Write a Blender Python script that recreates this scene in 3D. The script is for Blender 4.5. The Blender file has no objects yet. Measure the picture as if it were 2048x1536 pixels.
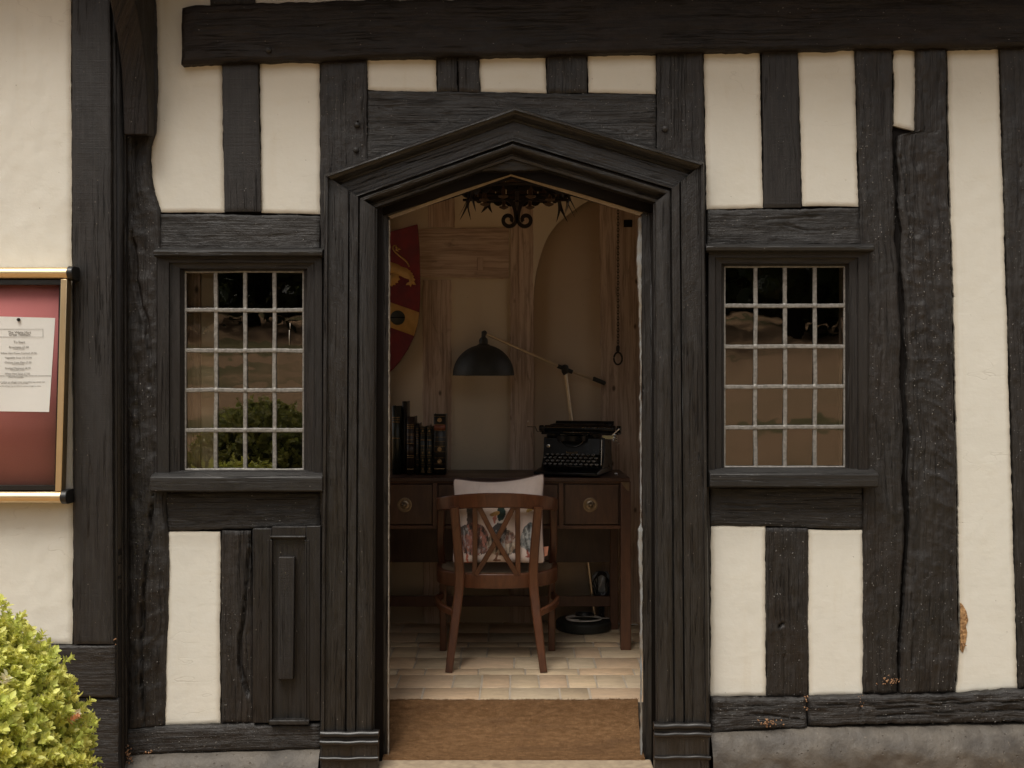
import bpy, math, random
import numpy as np
from mathutils import Vector, Matrix

random.seed(7); RNG = np.random.default_rng(7)
PI = math.pi
C = bpy.data.collections.new("scene_objects"); bpy.context.scene.collection.children.link(C)
F, D, ZC = 2200.0, 4.4, 1.6          # focal length (px of a 2048 px frame), metres to the wall, eye height

def Q(px, py, y=0.0):
    """point of the plane at depth y that lies on this sight line (used as a survey of the wall)"""
    s = F/(D+y)
    return np.array([(px-1024)/s, y, ZC+(768-py)/s])

# ------------------------------------------------------------------ noise
def _h(i, j, s):
    v = (i.astype(np.int64)*374761393 + j.astype(np.int64)*668265263 + int(s)*1442695041) & 0xffffffff
    v = ((v ^ (v >> 13))*1274126177) & 0xffffffff
    return ((v ^ (v >> 16)) & 0xffff)/65535.0
def vn(x, y, s=0):
    x = np.asarray(x, float); y = np.asarray(y, float)
    i = np.floor(x); j = np.floor(y); fx = x-i; fy = y-j
    fx = fx*fx*(3-2*fx); fy = fy*fy*(3-2*fy)
    i = i.astype(np.int64); j = j.astype(np.int64)
    a = _h(i, j, s); b = _h(i+1, j, s); c = _h(i, j+1, s); d = _h(i+1, j+1, s)
    return (a*(1-fx)+b*fx)*(1-fy)+(c*(1-fx)+d*fx)*fy
def fbm(x, y, s=0, o=4):
    r = 0; a = .5; t = 0
    for k in range(o):
        r = r+a*vn(np.asarray(x)*2**k, np.asarray(y)*2**k, s+17*k); t += a; a *= .5
    return r/t*2-1

# ------------------------------------------------------------------ objects
def origin(p):
    o = np.zeros(3)
    while p is not None:
        o = o+np.array(p.location); p = p.parent
    return o
def tag(o, label=None, cat=None, group=None, kind=None):
    if label: o['label'] = label
    if cat: o['category'] = cat
    if group: o['group'] = group
    if kind: o['kind'] = kind
    return o
def thing(name, label, cat, loc=(0, 0, 0), rz=0, group=None):
    o = bpy.data.objects.new(name, None); C.objects.link(o)
    o.location = loc; o.rotation_euler = (0, 0, rz); o.empty_display_size = .05
    return tag(o, label, cat, group)
def mk(name, V, faces, mat, parent=None, local=False, uv=None, attrs=None, smooth=True, col=None, loc=None):
    """faces: list of arrays (n,k)"""
    V = np.asarray(V, float).reshape(-1, 3)
    o3 = np.array(loc, float) if loc is not None else np.zeros(3)
    if not local: V = V-origin(parent)-o3
    me = bpy.data.meshes.new(name)
    me.vertices.add(len(V)); me.vertices.foreach_set('co', V.astype(np.float32).ravel())
    idx = []; st = []; tot = []; c = 0
    if not isinstance(faces, list) or (faces and not isinstance(faces[0], np.ndarray)):
        faces = [np.array([f]) for f in faces]
    for f in faces:
        f = np.asarray(f)
        if len(f) == 0: continue
        n, k = f.shape
        idx.append(f.ravel()); st.append(c+np.arange(n)*k); tot.append(np.full(n, k)); c += n*k
    idx = np.concatenate(idx).astype(np.int32); st = np.concatenate(st).astype(np.int32); tot = np.concatenate(tot).astype(np.int32)
    me.loops.add(len(idx)); me.loops.foreach_set('vertex_index', idx)
    me.polygons.add(len(st)); me.polygons.foreach_set('loop_start', st); me.polygons.foreach_set('loop_total', tot)
    if uv is not None:
        l = me.uv_layers.new(name='UVMap'); l.data.foreach_set('uv', np.asarray(uv, np.float32)[idx].ravel())
    for k, a in (attrs or {}).items():
        t = me.attributes.new(k, 'FLOAT', 'POINT'); t.data.foreach_set('value', np.asarray(a, np.float32))
    if col is not None:
        t = me.color_attributes.new('Col', 'FLOAT_COLOR', 'POINT')
        t.data.foreach_set('color', np.concatenate([np.asarray(col), np.ones((len(V), 1))], 1).astype(np.float32).ravel())
    if smooth is True: me.polygons.foreach_set('use_smooth', np.ones(len(st), bool))
    elif smooth is not False: me.polygons.foreach_set('use_smooth', np.asarray(smooth, bool))
    me.update(calc_edges=True); me.validate()
    me.materials.append(mat)
    ob = bpy.data.objects.new(name, me); C.objects.link(ob)
    if parent is not None: ob.parent = parent
    ob.location = o3
    return ob

class MB:
    def __init__(s): s.v = []; s.f = []; s.n = 0
    def add(s, V, Fs):
        V = np.asarray(V, float).reshape(-1, 3); s.v.append(V)
        for f in Fs: s.f.append([int(i)+s.n for i in f])
        s.n += len(V); return s
    def box(s, x0, x1, y0, y1, z0, z1):
        V = [(x, y, z) for z in (z0, z1) for y in (y0, y1) for x in (x0, x1)]
        return s.add(V, [(0, 2, 3, 1), (4, 5, 7, 6), (0, 1, 5, 4), (2, 6, 7, 3), (0, 4, 6, 2), (1, 3, 7, 5)])
    def rbox(s, c, size, M=None):
        h = np.array(size)/2
        V = np.array([(x, y, z) for z in (-1, 1) for y in (-1, 1) for x in (-1, 1)])*h
        if M is not None: V = V@np.array(M.to_3x3()).T
        return s.add(V+np.array(c), [(0, 2, 3, 1), (4, 5, 7, 6), (0, 1, 5, 4), (2, 6, 7, 3), (0, 4, 6, 2), (1, 3, 7, 5)])
    def prism(s, pts, axis, a, b):
        """pts 2-D polygon; axis 'y' -> (x,z), 'x' -> (y,z), 'z' -> (x,y)"""
        n = len(pts)
        def m(p, t): return {'y': (p[0], t, p[1]), 'x': (t, p[0], p[1]), 'z': (p[0], p[1], t)}[axis]
        V = [m(p, a) for p in pts]+[m(p, b) for p in pts]
        return s.add(V, [list(range(n))[::-1], list(range(n, 2*n))]+[(i, (i+1) % n, n+(i+1) % n, n+i) for i in range(n)])
    def sweep(s, path, sec, up=(0, 0, 1), scale=None, closed=False):
        """sec: 2-D polygon (side, up)"""
        P = np.asarray(path, float); n = len(P); k = len(sec); up = np.array(up, float); V = []
        for i in range(n):
            if closed: t = P[(i+1) % n]-P[i-1]
            else: t = P[min(i+1, n-1)]-P[max(i-1, 0)]
            t = t/(np.linalg.norm(t)+1e-12)
            sd = np.cross(t, up); ln = np.linalg.norm(sd)
            if ln < 1e-4: sd = np.cross(t, (0, 1, 0.01)); ln = np.linalg.norm(sd)
            sd /= ln; u = np.cross(sd, t)
            a, b = (1, 1) if scale is None else (scale[i] if hasattr(scale[i], '__len__') else (scale[i], scale[i]))
            for q in sec: V.append(P[i]+sd*q[0]*a+u*q[1]*b)
        Fs = []
        for i in range(n if closed else n-1):
            j = (i+1) % n
            for q in range(k):
                r = (q+1) % k
                Fs.append((i*k+q, i*k+r, j*k+r, j*k+q))
        if not closed: Fs.append(list(range(k))); Fs.append([(n-1)*k+q for q in range(k)][::-1])
        return s.add(V, Fs)
    def tube(s, path, r, k=10, closed=False, scale=None):
        sec = [(r*math.cos(a), r*math.sin(a)) for a in np.linspace(0, 2*PI, k, endpoint=False)]
        return s.sweep(path, sec, (0.013, 0.02, 1), scale, closed)
    def lathe(s, c, prof, k=32, axis='z', M=None, rip=0):
        V = []
        for (r, z) in prof:
            for i in range(k):
                a = 2*PI*i/k; rr = r*(1+(rip if i % 2 else 0))
                V.append((rr*math.cos(a), rr*math.sin(a), z))
        V = np.array(V)
        if axis == 'y': V = V[:, [0, 2, 1]]
        if axis == 'x': V = V[:, [2, 1, 0]]
        if M is not None: V = V@np.array(M.to_3x3()).T
        n = len(prof); Fs = []
        for j in range(n-1):
            for i in range(k):
                Fs.append((j*k+i, j*k+(i+1) % k, (j+1)*k+(i+1) % k, (j+1)*k+i))
        if prof[0][0] > 1e-6: Fs.append(list(range(k))[::-1])
        if prof[-1][0] > 1e-6: Fs.append([(n-1)*k+i for i in range(k)])
        return s.add(V+np.array(c), Fs)
    def build(s, name, mat, parent=None, bev=0, smooth=True, local=False, uvd=None, loc=None):
        V = np.concatenate(s.v)
        me_uv = None
        ob = mk(name, V, [np.array([f]) for f in s.f], mat, parent, local, smooth=smooth, loc=loc)
        me = ob.data
        if smooth and bev == 0:
            try: me.set_sharp_from_angle(angle=math.radians(38))
            except Exception: pass
        if uvd:   # uvd: long axis index
            l = me.uv_layers.new(name='UVMap'); off = random.random()*20
            a = uvd if isinstance(uvd, int) else 0
            co = V
            for p in me.polygons:
                for li in p.loop_indices:
                    q = co[me.loops[li].vertex_index]; oth = [q[k] for k in range(3) if k != a]
                    l.data[li].uv = (q[a]+off, oth[0]+oth[1]+off*.3)
        if bev:
            m = ob.modifiers.new('Bevel', 'BEVEL'); m.width = bev; m.segments = 2; m.limit_method = 'ANGLE'; m.angle_limit = math.radians(35)
            m.harden_normals = False
            for p in me.polygons: p.use_smooth = True
            try: me.set_sharp_from_angle(angle=math.radians(50))
            except Exception: pass
        return ob

# ------------------------------------------------------------------ materials
class N:
    def __init__(s, name):
        s.m = bpy.data.materials.new(name); s.m.use_nodes = True; s.t = s.m.node_tree; s.t.nodes.clear()
        s.out = s.t.nodes.new('ShaderNodeOutputMaterial')
    def n(s, ty, **kw):
        nd = s.t.nodes.new(ty)
        for k, v in kw.items():
            if k[0] == '_': setattr(nd, k[1:], v)
            else: s.set(nd, k.replace('__', ' '), v)
        return nd
    def set(s, nd, k, v):
        i = nd.inputs[int(k[1:])] if k[0] == 'i' and k[1:].isdigit() else nd.inputs[k]
        if isinstance(v, bpy.types.NodeSocket): s.t.links.new(v, i)
        elif isinstance(v, bpy.types.Node): s.t.links.new(v.outputs[0], i)
        else:
            if i.type == 'RGBA' and len(v) == 3: v = (*v, 1)
            i.default_value = v
    def math(s, op, a, b=0., c=0., clamp=False):
        return s.n('ShaderNodeMath', _operation=op, _use_clamp=clamp, i0=a, i1=b, i2=c).outputs[0]
    def ramp(s, f, a, b, lo=0., hi=1.):
        return s.n('ShaderNodeMapRange', _clamp=True, i0=f, i1=a, i2=b, i3=lo, i4=hi).outputs[0]
    def mix(s, f, a, b, bt='MIX'):
        nd = s.t.nodes.new('ShaderNodeMix'); nd.data_type = 'RGBA'; nd.blend_type = bt
        for i, v in ((0, f), (6, a), (7, b)):
            if isinstance(v, bpy.types.NodeSocket): s.t.links.new(v, nd.inputs[i])
            else: nd.inputs[i].default_value = (*v, 1) if i and len(v) == 3 else v
        return nd.outputs[2]
    def noise(s, vec, sc, det=4., rough=.55, dist=0.):
        return s.n('ShaderNodeTexNoise', Vector=vec, Scale=sc, Detail=det, Roughness=rough, Distortion=dist).outputs[0]
    def vec(s, src, sx=1, sy=1, sz=1, off=None):
        m = s.n('ShaderNodeMapping', Vector=src, Scale=(sx, sy, sz))
        if off is not None: s.set(m, 'Location', off)
        return m.outputs[0]
    def coords(s, kind='UV'):
        tc = s.n('ShaderNodeTexCoord')
        if kind == 'Object': return tc.outputs['Object']
        r = s.n('ShaderNodeObjectInfo').outputs['Random']
        k = s.math('MULTIPLY', r, 37.)
        cb = s.n('ShaderNodeCombineXYZ', X=k, Y=k, Z=k)
        if kind == 'ObjRand':
            return s.n('ShaderNodeVectorMath', _operation='ADD', i0=tc.outputs['Object'], i1=cb.outputs[0]).outputs[0]
        return s.n('ShaderNodeVectorMath', _operation='ADD', i0=tc.outputs['UV'], i1=cb.outputs[0]).outputs[0]
    def bump(s, h, st, dist=.002, prev=None):
        b = s.n('ShaderNodeBump', Strength=st, Distance=dist, Height=h)
        if prev is not None: s.set(b, 'Normal', prev)
        return b.outputs[0]
    def pbr(s, col, rough=.5, spec=.5, metal=0., normal=None, **kw):
        b = s.n('ShaderNodeBsdfPrincipled')
        s.set(b, 'Base Color', col); s.set(b, 'Roughness', rough); s.set(b, 'Specular IOR Level', spec); s.set(b, 'Metallic', metal)
        if normal is not None: s.set(b, 'Normal', normal)
        for k, v in kw.items(): s.set(b, k.replace('__', ' '), v)
        s.t.links.new(b.outputs[0], s.out.inputs[0]); return s.m

def timber(name, c1, c2, deep=1., *a, **k):
    return timber_(name, tuple(x*.86 for x in c1), tuple(x*.90 for x in c2), deep, *a, **k)
def timber_(name, c1, c2, deep=1., crack=.5, fleck=.3, rough=(.42, .62), spec=.5, saw=0.):
    m = N(name); uv = m.coords('UV')
    g = m.noise(m.vec(uv, 4, 150, 1), 1., 5., .65, .15)
    g2 = m.noise(m.vec(uv, 12, 52, 1), 1., 5., .65, .25)
    big = m.noise(m.vec(uv, 2.2, 6, 1), 1., 3.)
    lump = m.noise(m.vec(uv, 55, 34, 1), 1., 4., .65)
    fine = m.noise(m.vec(uv, 160, 260, 1), 1., 2., .7)
    ck = m.noise(m.vec(uv, .8, 34, 1), 1., 4., .6, .12)
    ckr = m.math('ABSOLUTE', m.math('SUBTRACT', ck, .5))
    ckm = m.ramp(ckr, .002, .011, 1., 0.)
    gate = m.ramp(m.noise(m.vec(uv, 2.1, 5, 1), 1.3, 2.), .52-.12*crack, .64-.1*crack)
    ckm = m.math('MULTIPLY', ckm, gate)
    fl = m.ramp(m.noise(m.vec(uv, 70, 90, 1), 1., 2., .5, 1.2), .76-.03*fleck, .80-.03*fleck)
    flg = m.ramp(m.noise(m.vec(uv, 3, 9, 1), 1.7, 2.), .5, .62)
    fl = m.math('MULTIPLY', fl, flg)
    col = m.mix(m.ramp(big, .35, .65), c1, c2)
    col = m.mix(m.ramp(g, .46, .70, 0., .35+.45*min(1., deep)), col, tuple(x*2.9+.002 for x in c1))
    col = m.mix(m.ramp(g2, .36, .50, .45+.3*min(1., deep), 0.), col, tuple(x*.35 for x in c2))
    fade = m.ramp(m.noise(m.vec(uv, .9, 3.5, 1), 1.7, 3.), .48, .72); col = m.mix(m.math('MULTIPLY', fade, .45), col, tuple(x*2.0+.003 for x in c1))
    col = m.mix(m.ramp(lump, .60, .74, 0., .5), col, tuple(x*2.0+.004 for x in c2))
    col = m.mix(m.math('MULTIPLY', ckm, .85), col, (.004, .003, .003))
    col = m.mix(m.math('MULTIPLY', fl, .6*min(1, fleck*2)), col, (.20, .16, .12))
    vv = m.n('ShaderNodeTexVoronoi', Vector=m.vec(uv, 48, 60, 1), Scale=1.); dots = m.ramp(vv.outputs[0], .07, .13, 1., 0.)
    sel = m.ramp(m.n('ShaderNodeSeparateColor', Color=vv.outputs['Color']).outputs[0], .93-.25*fleck*.6, .935-.25*fleck*.6)
    col = m.mix(m.math('MULTIPLY', m.math('MULTIPLY', dots, sel), .75), col, (.22, .19, .16))  # pale dots: paint chips, with glints put into the colour too
    pit = m.n('ShaderNodeTexVoronoi', Vector=m.vec(uv, 75, 140, 1), Scale=1.).outputs[0]; pit = m.math('MULTIPLY', m.ramp(pit, .05, .22, 1., 0.), m.ramp(lump, .45, .6))
    h = m.math('ADD', m.math('MULTIPLY', g, .55*deep), m.math('MULTIPLY', g2, .6*deep))
    h = m.math('ADD', h, m.math('MULTIPLY', lump, .5*deep))
    h = m.math('ADD', h, m.math('MULTIPLY', fine, .14))
    h = m.math('SUBTRACT', h, m.math('MULTIPLY', ckm, 1.4)); h = m.math('SUBTRACT', h, m.math('MULTIPLY', pit, .45*min(1., deep)))
    if saw:
        w = m.noise(m.vec(uv, 220, 3, 1), 1., 1.)
        h = m.math('ADD', h, m.math('MULTIPLY', w, saw))
    nm = m.bump(h, .75, .006)
    r = m.ramp(m.noise(m.vec(uv, 9, 30, 1), 1., 3.), .3, .7, rough[0], rough[1])
    return m.pbr(col, r, spec, 0., nm)

M = {}
M['old'] = timber('black_painted_old_oak', (0.0139, 0.0123, 0.0111), (0.0151, 0.0106, 0.0080), 1.15, .8, .45)
M['rail'] = timber('black_painted_rail_oak', (0.0144, 0.0130, 0.0119), (0.0134, 0.0106, 0.0086), 1.5, .8, .25)
M['top'] = timber('brown_black_bressumer_oak', (0.0091, 0.0067, 0.0055), (0.0134, 0.0080, 0.0056), 1.3, .8, .15, (.5, .7), .35)
M['board'] = timber('smooth_black_painted_board', (0.0159, 0.0143, 0.0134), (0.0167, 0.0129, 0.0106), .28, .1, .15, (.45, .58), .45, .12)
M['frame'] = timber('black_painted_joinery', (0.0130, 0.0114, 0.0104), (0.0128, 0.0094, 0.0074), .32, .12, .2, (.38, .52), .5)
M['mould'] = timber('black_painted_moulding', (0.0139, 0.0128, 0.0119), (0.0134, 0.0104, 0.0082), .75, .75, .22, (.30, .46), .6)
M['sill'] = timber('slate_black_painted_sill', (0.0159, 0.0155, 0.0151), (0.0167, 0.0141, 0.0120), .5, .3, .3, (.4, .55), .5)
M['beamlow'] = timber('weathered_black_sill_beam', (0.0174, 0.0157, 0.0144), (0.0167, 0.0127, 0.0100), 2.6, 1., .6)

def plaster(name, c, dirt=.5, bumpk=1.):
    m = N(name); oc = m.coords('Object'); uv = oc
    n1 = m.noise(uv, 2.2, 4.); n2 = m.noise(m.vec(uv, 1, 1, 3.5), 6., 4.); n3 = m.noise(uv, 60., 5., .65)
    n4 = m.noise(m.vec(uv, 3, 3, 12), 6., 3.); lum = m.noise(uv, 13., 3., .5)
    col = m.mix(m.ramp(n1, .3, .7), tuple(x*.955 for x in c), c)
    col = m.mix(m.ramp(n2, .55, .8, 0., .22), col, (c[0]*.86, c[1]*.80, c[2]*.70))
    e = m.n('ShaderNodeAttribute', _attribute_name='edge').outputs['Fac']
    ed = m.ramp(m.math('ADD', e, m.math('MULTIPLY', m.math('SUBTRACT', n3, .5), .012)), .002, .02, 1., 0.)
    col = m.mix(m.math('MULTIPLY', ed, .62*dirt), col, (.40, .30, .17))
    stn = m.ramp(m.noise(m.vec(uv, 9, 9, 1.1), 1., 4., .6, .3), .60, .78); col = m.mix(m.math('MULTIPLY', stn, .30*dirt*2), col, (c[0]*.80, c[1]*.70, c[2]*.55))
    pat = m.ramp(m.noise(uv, 4.5, 2., .4, .6), .56, .575); col = m.mix(m.math('MULTIPLY', pat, .10), col, (c[0]*.93, c[1]*.90, c[2]*.84))
    vd = m.n('ShaderNodeTexVoronoi', Vector=uv, Scale=26.).outputs[0]
    pit = m.math('MULTIPLY', m.ramp(vd, .035, .075, 1., 0.), m.ramp(m.noise(uv, 9., 1.), .56, .62))
    col = m.mix(m.math('MULTIPLY', pit, .45), col, (.12, .09, .06))
    ck = m.noise(m.vec(uv, 1, 1, 3.2), 1.15, 4., .5, .1)
    ckm = m.math('MULTIPLY', m.ramp(m.math('ABSOLUTE', m.math('SUBTRACT', ck, .5)), 0.0004, .0018, 1., 0.), m.ramp(m.noise(uv, 1.9, 1.), .48, .54))
    col = m.mix(m.math('MULTIPLY', ckm, .12), col, (.26, .21, .15))
    h = m.math('ADD', m.math('MULTIPLY', n3, .25), m.math('MULTIPLY', lum, .55))
    h = m.math('ADD', h, m.math('MULTIPLY', n4, .12)); h = m.math('SUBTRACT', h, m.math('MULTIPLY', pit, .5))
    h = m.math('SUBTRACT', h, m.math('MULTIPLY', ckm, .12))
    return m.pbr(col, .82, .25, 0., m.bump(h, .34*bumpk, .009))
M['plaster'] = plaster('cream_limewashed_plaster', (.68, .66, .588))
M['plaster_in'] = plaster('interior_plaster', (.70, .60, .46), .2, .6)
M['plaster_in2'] = plaster('shaded_niche_plaster', (.60, .49, .37), .1, .5)  # darker copy of the wall plaster, recess shade put into the colour

def simple(name, c, rough=.5, spec=.5, metal=0., nsc=40., namp=.25, bump=.2, var=None, stretch=(1, 1, 1), dist=.002):
    m = N(name); oc = m.coords('Object'); n = m.noise(m.vec(oc, *stretch), nsc, 4.)
    c2 = var or tuple(x*(1-namp) for x in c)
    col = m.mix(m.ramp(n, .3, .7), c, c2)
    r = m.ramp(m.noise(oc, nsc*.4, 3.), .3, .7, max(0.02, rough-.07), rough+.07)
    return m.pbr(col, r, spec, metal, m.bump(n, bump, dist))
def oakraw(name, a, b, c):
    m = N(name); uv = m.coords('UV')
    g = m.noise(m.vec(uv, 3, 70, 1), 1., 5., .6, .8); big = m.noise(m.vec(uv, 2.5, 9, 1), 1., 3.)
    g3 = m.noise(m.vec(uv, 5, 22, 1), 1., 4., .6, 1.)
    col = m.mix(m.ramp(big, .35, .65), a, b); col = m.mix(m.ramp(g, .42, .68), col, c)
    col = m.mix(m.ramp(g3, .6, .75, 0., .7), col, tuple(x*.4 for x in c))
    kn = m.n('ShaderNodeTexVoronoi', Vector=m.vec(uv, 5, 9, 1), Scale=1.).outputs[0]
    col = m.mix(m.ramp(kn, .05, .11, .8, 0.), col, (.03, .018, .012))
    return m.pbr(col, .75, .25, 0., m.bump(m.math('ADD', g, g3), .5, .004))
M['oak'] = oakraw('raw_pinkish_oak', (.56, .44, .35), (.46, .34, .26), (.27, .19, .14))
def polished(name, a, b, rough=.28):
    m = N(name); oc = m.coords('ObjRand'); g = m.noise(m.vec(oc, 18, 18, 3), 3., 5., .6, .8)
    n = m.noise(oc, 5., 3.)
    col = m.mix(m.ramp(g, .3, .7), a, b); col = m.mix(m.ramp(n, .45, .75, 0., .6), col, tuple(x*.5 for x in b))
    return m.pbr(col, m.ramp(n, .3, .7, rough, rough+.15), .5, 0., m.bump(g, .08, .001))
M['chair'] = polished('polished_mahogany', (.125, .046, .020), (.064, .023, .010))
M['desk'] = polished('dark_stained_desk_wood', (.060, .027, .016), (.034, .015, .010), .3)
M['deskleg'] = polished('red_brown_desk_wood', (.105, .045, .024), (.065, .027, .014), .35)
M['drawer'] = polished('drawer_front_wood', (.085, .042, .024), (.045, .021, .013), .3)
M['gold'] = simple('brushed_gold_metal', (.86, .68, .42), .36, .5, 1., 6., .1, .03)
M['brass'] = simple('aged_brass', (.24, .19, .135), .38, .5, 1., 30., .3, .1)
M['blackplastic'] = simple('black_plastic', (.012, .012, .012), .35, .5, 0., 50., .2, .05)
M['felt'] = simple('maroon_felt_board', (.66, .24, .255), .95, .1, 0., 300., .12, .15)
M['paper'] = simple('white_paper', (.90, .91, .94), .8, .2, 0., 8., .03, .05)
M['ink'] = simple('grey_ink', (.22, .20, .19), .8, .1, 0., 8., .03, 0.)
M['lead'] = simple('weathered_lead', (.30, .285, .26), .48, .5, .3, 90., .35, .4, var=(.15, .14, .125))
M['putty'] = simple('pale_putty_edge', (.42, .37, .30), .7, .3, 0., 60., .4, .4)
M['palewood'] = simple('bare_pale_wood_edge', (.40, .315, .215), .7, .3, 0., 30., .5, .3, var=(.26, .20, .14))
M['paleblue'] = simple('bare_blue_white_edge', (.26, .28, .29), .7, .3, 0., 18., .5, .3, var=(.22, .18, .13))
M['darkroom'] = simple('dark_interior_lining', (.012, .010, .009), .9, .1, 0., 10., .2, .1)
M['ceil'] = simple('dark_ceiling_boards', (.060, .040, .028), .8, .2, 0., 20., .4, .3, stretch=(1, 12, 1))
M['iron'] = simple('black_wrought_iron', (.020, .014, .011), .5, .5, .6, 60., .3, .35)
M['slatdark'] = simple('brown_chandelier_slat', (.085, .050, .032), .6, .3, 0., 30., .4, .3, stretch=(4, 4, 1))
M['candle'] = simple('old_candle_tube', (.30, .21, .12), .6, .3, 0., 20., .2, .1)
M['lampblack'] = simple('black_enamel', (.020, .021, .018), .58, .5, 0., 50., .2, .05)
M['lampinner'] = simple('pale_shade_lining', (.55, .47, .36), .5, .4, 0., 40., .1, .1)
M['nickel'] = simple('antique_nickel_tube', (.72, .60, .44), .38, .5, 1., 30., .2, .05)
M['typeblack'] = simple('typewriter_black_enamel', (.005, .005, .005), .32, .25, 0., 50., .2, .05)
M['chrome'] = simple('worn_chrome', (.55, .52, .48), .25, .5, 1., 60., .3, .1)
M['keycap'] = simple('key_top_glass', (.22, .21, .20), .18, .8, .3, 20., .2, 0.)
M['maroon'] = simple('shield_maroon_paint', (.22, .030, .034), .6, .3, 0., 12., .3, .2, var=(.13, .03, .038))
M['ochre'] = simple('shield_ochre_paint', (.66, .39, .13), .65, .3, 0., 25., .2, .2)
M['boss'] = simple('shield_grey_green_boss', (.055, .058, .048), .6, .3, 0., 30., .3, .2)
M['whitecable'] = simple('white_cable', (.55, .52, .48), .5, .4, 0., 10., .05, 0.)
M['blackcable'] = simple('black_cable', (.012, .012, .012), .35, .5, 0., 10., .05, 0.)
M['bag'] = simple('translucent_grey_plastic', (.34, .34, .33), .25, .6, 0., 25., .4, .6)
M['leatherblack'] = simple('black_leather_binding', (.014, .013, .011), .38, .5, 0., 80., .3, .3)
M['leathergreen'] = simple('dark_green_leather_binding', (.013, .017, .012), .38, .5, 0., 80., .3, .3)
M['leatherbrown'] = simple('dark_brown_leather_binding', (.024, .014, .010), .4, .5, 0., 80., .3, .3)
M['redlabel'] = simple('red_leather_label', (.20, .055, .025), .45, .5, 0., 60., .3, .2)
M['gilt'] = simple('gilt_tooling', (.36, .24, .12), .45, .5, .8, 140., .5, .3)
M['pages'] = simple('aged_page_edges', (.30, .24, .16), .8, .2, 0., 200., .3, .3)
M['coral'] = simple('coral_fabric_tag', (.72, .33, .22), .7, .2, 0., 20., .1, 0.)
M['piping'] = simple('dark_taupe_piping', (.16, .11, .10), .7, .2, 0., 60., .2, .1)
M['daub'] = simple('exposed_ochre_daub', (.50, .30, .14), .9, .2, 0., 70., .5, 1., var=(.20, .11, .05), dist=.008)
M['crumb'] = simple('wood_splinter', (.45, .27, .15), .9, .2, 0., 90., .5, .5, var=(.18, .09, .05))
M['fleck'] = simple('worn_pale_fleck', (.27, .26, .24), .5, .5, 0., 30., .5, 0., var=(.11, .10, .095))
M['chain'] = simple('dark_iron_chain', (.03, .022, .016), .5, .5, .5, 60., .3, .2)
M['barkdark'] = simple('dark_bark', (.022, .017, .012), .9, .1, 0., 8., .4, .5)
M['bark'] = simple('bark', (.07, .05, .035), .9, .2, 0., 8., .4, .6, stretch=(4, 4, 1))

def m_stone():
    m = N('grey_painted_plinth'); oc = m.coords('Object')
    n1 = m.noise(oc, 7., 6., .62); n2 = m.noise(oc, 45., 4., .6); n3 = m.noise(m.vec(oc, 1, 1, 3), 3., 3.)
    v = m.n('ShaderNodeTexVoronoi', Vector=oc, Scale=34.).outputs[0]
    col = m.mix(m.ramp(n1, .35, .65), (.052, .044, .036), (.115, .099, .080)); col = m.mix(m.ramp(n3, .5, .7, 0., .5), col, (.034, .030, .028))
    sp = m.math('MULTIPLY', m.ramp(n2, .66, .72), .5); col = m.mix(sp, col, (.19, .16, .12))
    h = m.math('ADD', m.math('MULTIPLY', n1, 1.), m.math('MULTIPLY', n2, .35)); h = m.math('SUBTRACT', h, m.ramp(v, .05, .14, .3, 0.))
    return m.pbr(col, .6, .45, 0., m.bump(h, .8, .012))
M['stone'] = m_stone()
def m_coir():
    m = N('brown_coir'); oc = m.coords('Object')
    n1 = m.noise(m.vec(oc, 1, 3, 3), 26., 4., .6); n2 = m.noise(oc, 420., 2., .6); n3 = m.noise(m.vec(oc, 1, 4, 4), 4., 5., .65)
    col = m.mix(m.ramp(n1, .35, .65), (.160, .082, .036), (.300, .172, .086)); col = m.mix(m.ramp(n2, .3, .75), tuple(x*.55 for x in (.2, .11, .05)), col)
    col = m.mix(m.ramp(n3, .5, .68, 0., .6), col, (.10, .055, .028))
    return m.pbr(col, .95, .1, 0., m.bump(n2, .9, .004))
M['coir'] = m_coir()
def m_brick():
    m = N('worn_brick_paver'); oc = m.coords('Object')
    c = m.n('ShaderNodeAttribute', _attribute_name='Col').outputs['Color']
    n1 = m.noise(m.vec(oc, 1, 2, 1), 14., 5., .62); n2 = m.noise(oc, 90., 4., .6)
    col = m.mix(m.ramp(n1, .35, .7, 0., .5), c, (.27, .21, .155)); col = m.mix(m.ramp(n2, .62, .75, 0., .4), col, (.52, .45, .34))
    return m.pbr(col, m.ramp(n1, .3, .7, .5, .75), .4, 0., m.bump(m.math('ADD', n1, m.math('MULTIPLY', n2, .3)), .5, .004))
M['brick'] = m_brick()
def m_cushion():
    m = N('printed_cotton'); oc = m.coords('Object')
    c = m.n('ShaderNodeAttribute', _attribute_name='Col').outputs['Color']
    n = m.noise(oc, 700., 2.); w = m.noise(m.vec(oc, 3, 3, 1), 9., 3., .5, .4)
    return m.pbr(m.mix(m.ramp(n, .3, .7, 0., .12), c, (.3, .22, .18)), .85, .2, 0., m.bump(m.math('ADD', m.math('MULTIPLY', n, .12), w), .5, .006), Sheen__Weight=.1)
M['cushion'] = m_cushion()
def m_leaf(name, sc=1.):
    m = N(name); c = m.n('ShaderNodeAttribute', _attribute_name='Col').outputs['Color']
    b = m.n('ShaderNodeBsdfPrincipled'); m.set(b, 'Base Color', c); m.set(b, 'Roughness', .42); m.set(b, 'Specular IOR Level', .45)
    t = m.n('ShaderNodeBsdfTranslucent', Color=m.mix(.0, c, c))
    mx = m.n('ShaderNodeMixShader', Fac=.38); m.t.links.new(b.outputs[0], mx.inputs[1]); m.t.links.new(t.outputs[0], mx.inputs[2])
    m.t.links.new(mx.outputs[0], m.out.inputs[0]); return m.m
M['leaf'] = m_leaf('box_leaf')
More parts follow.
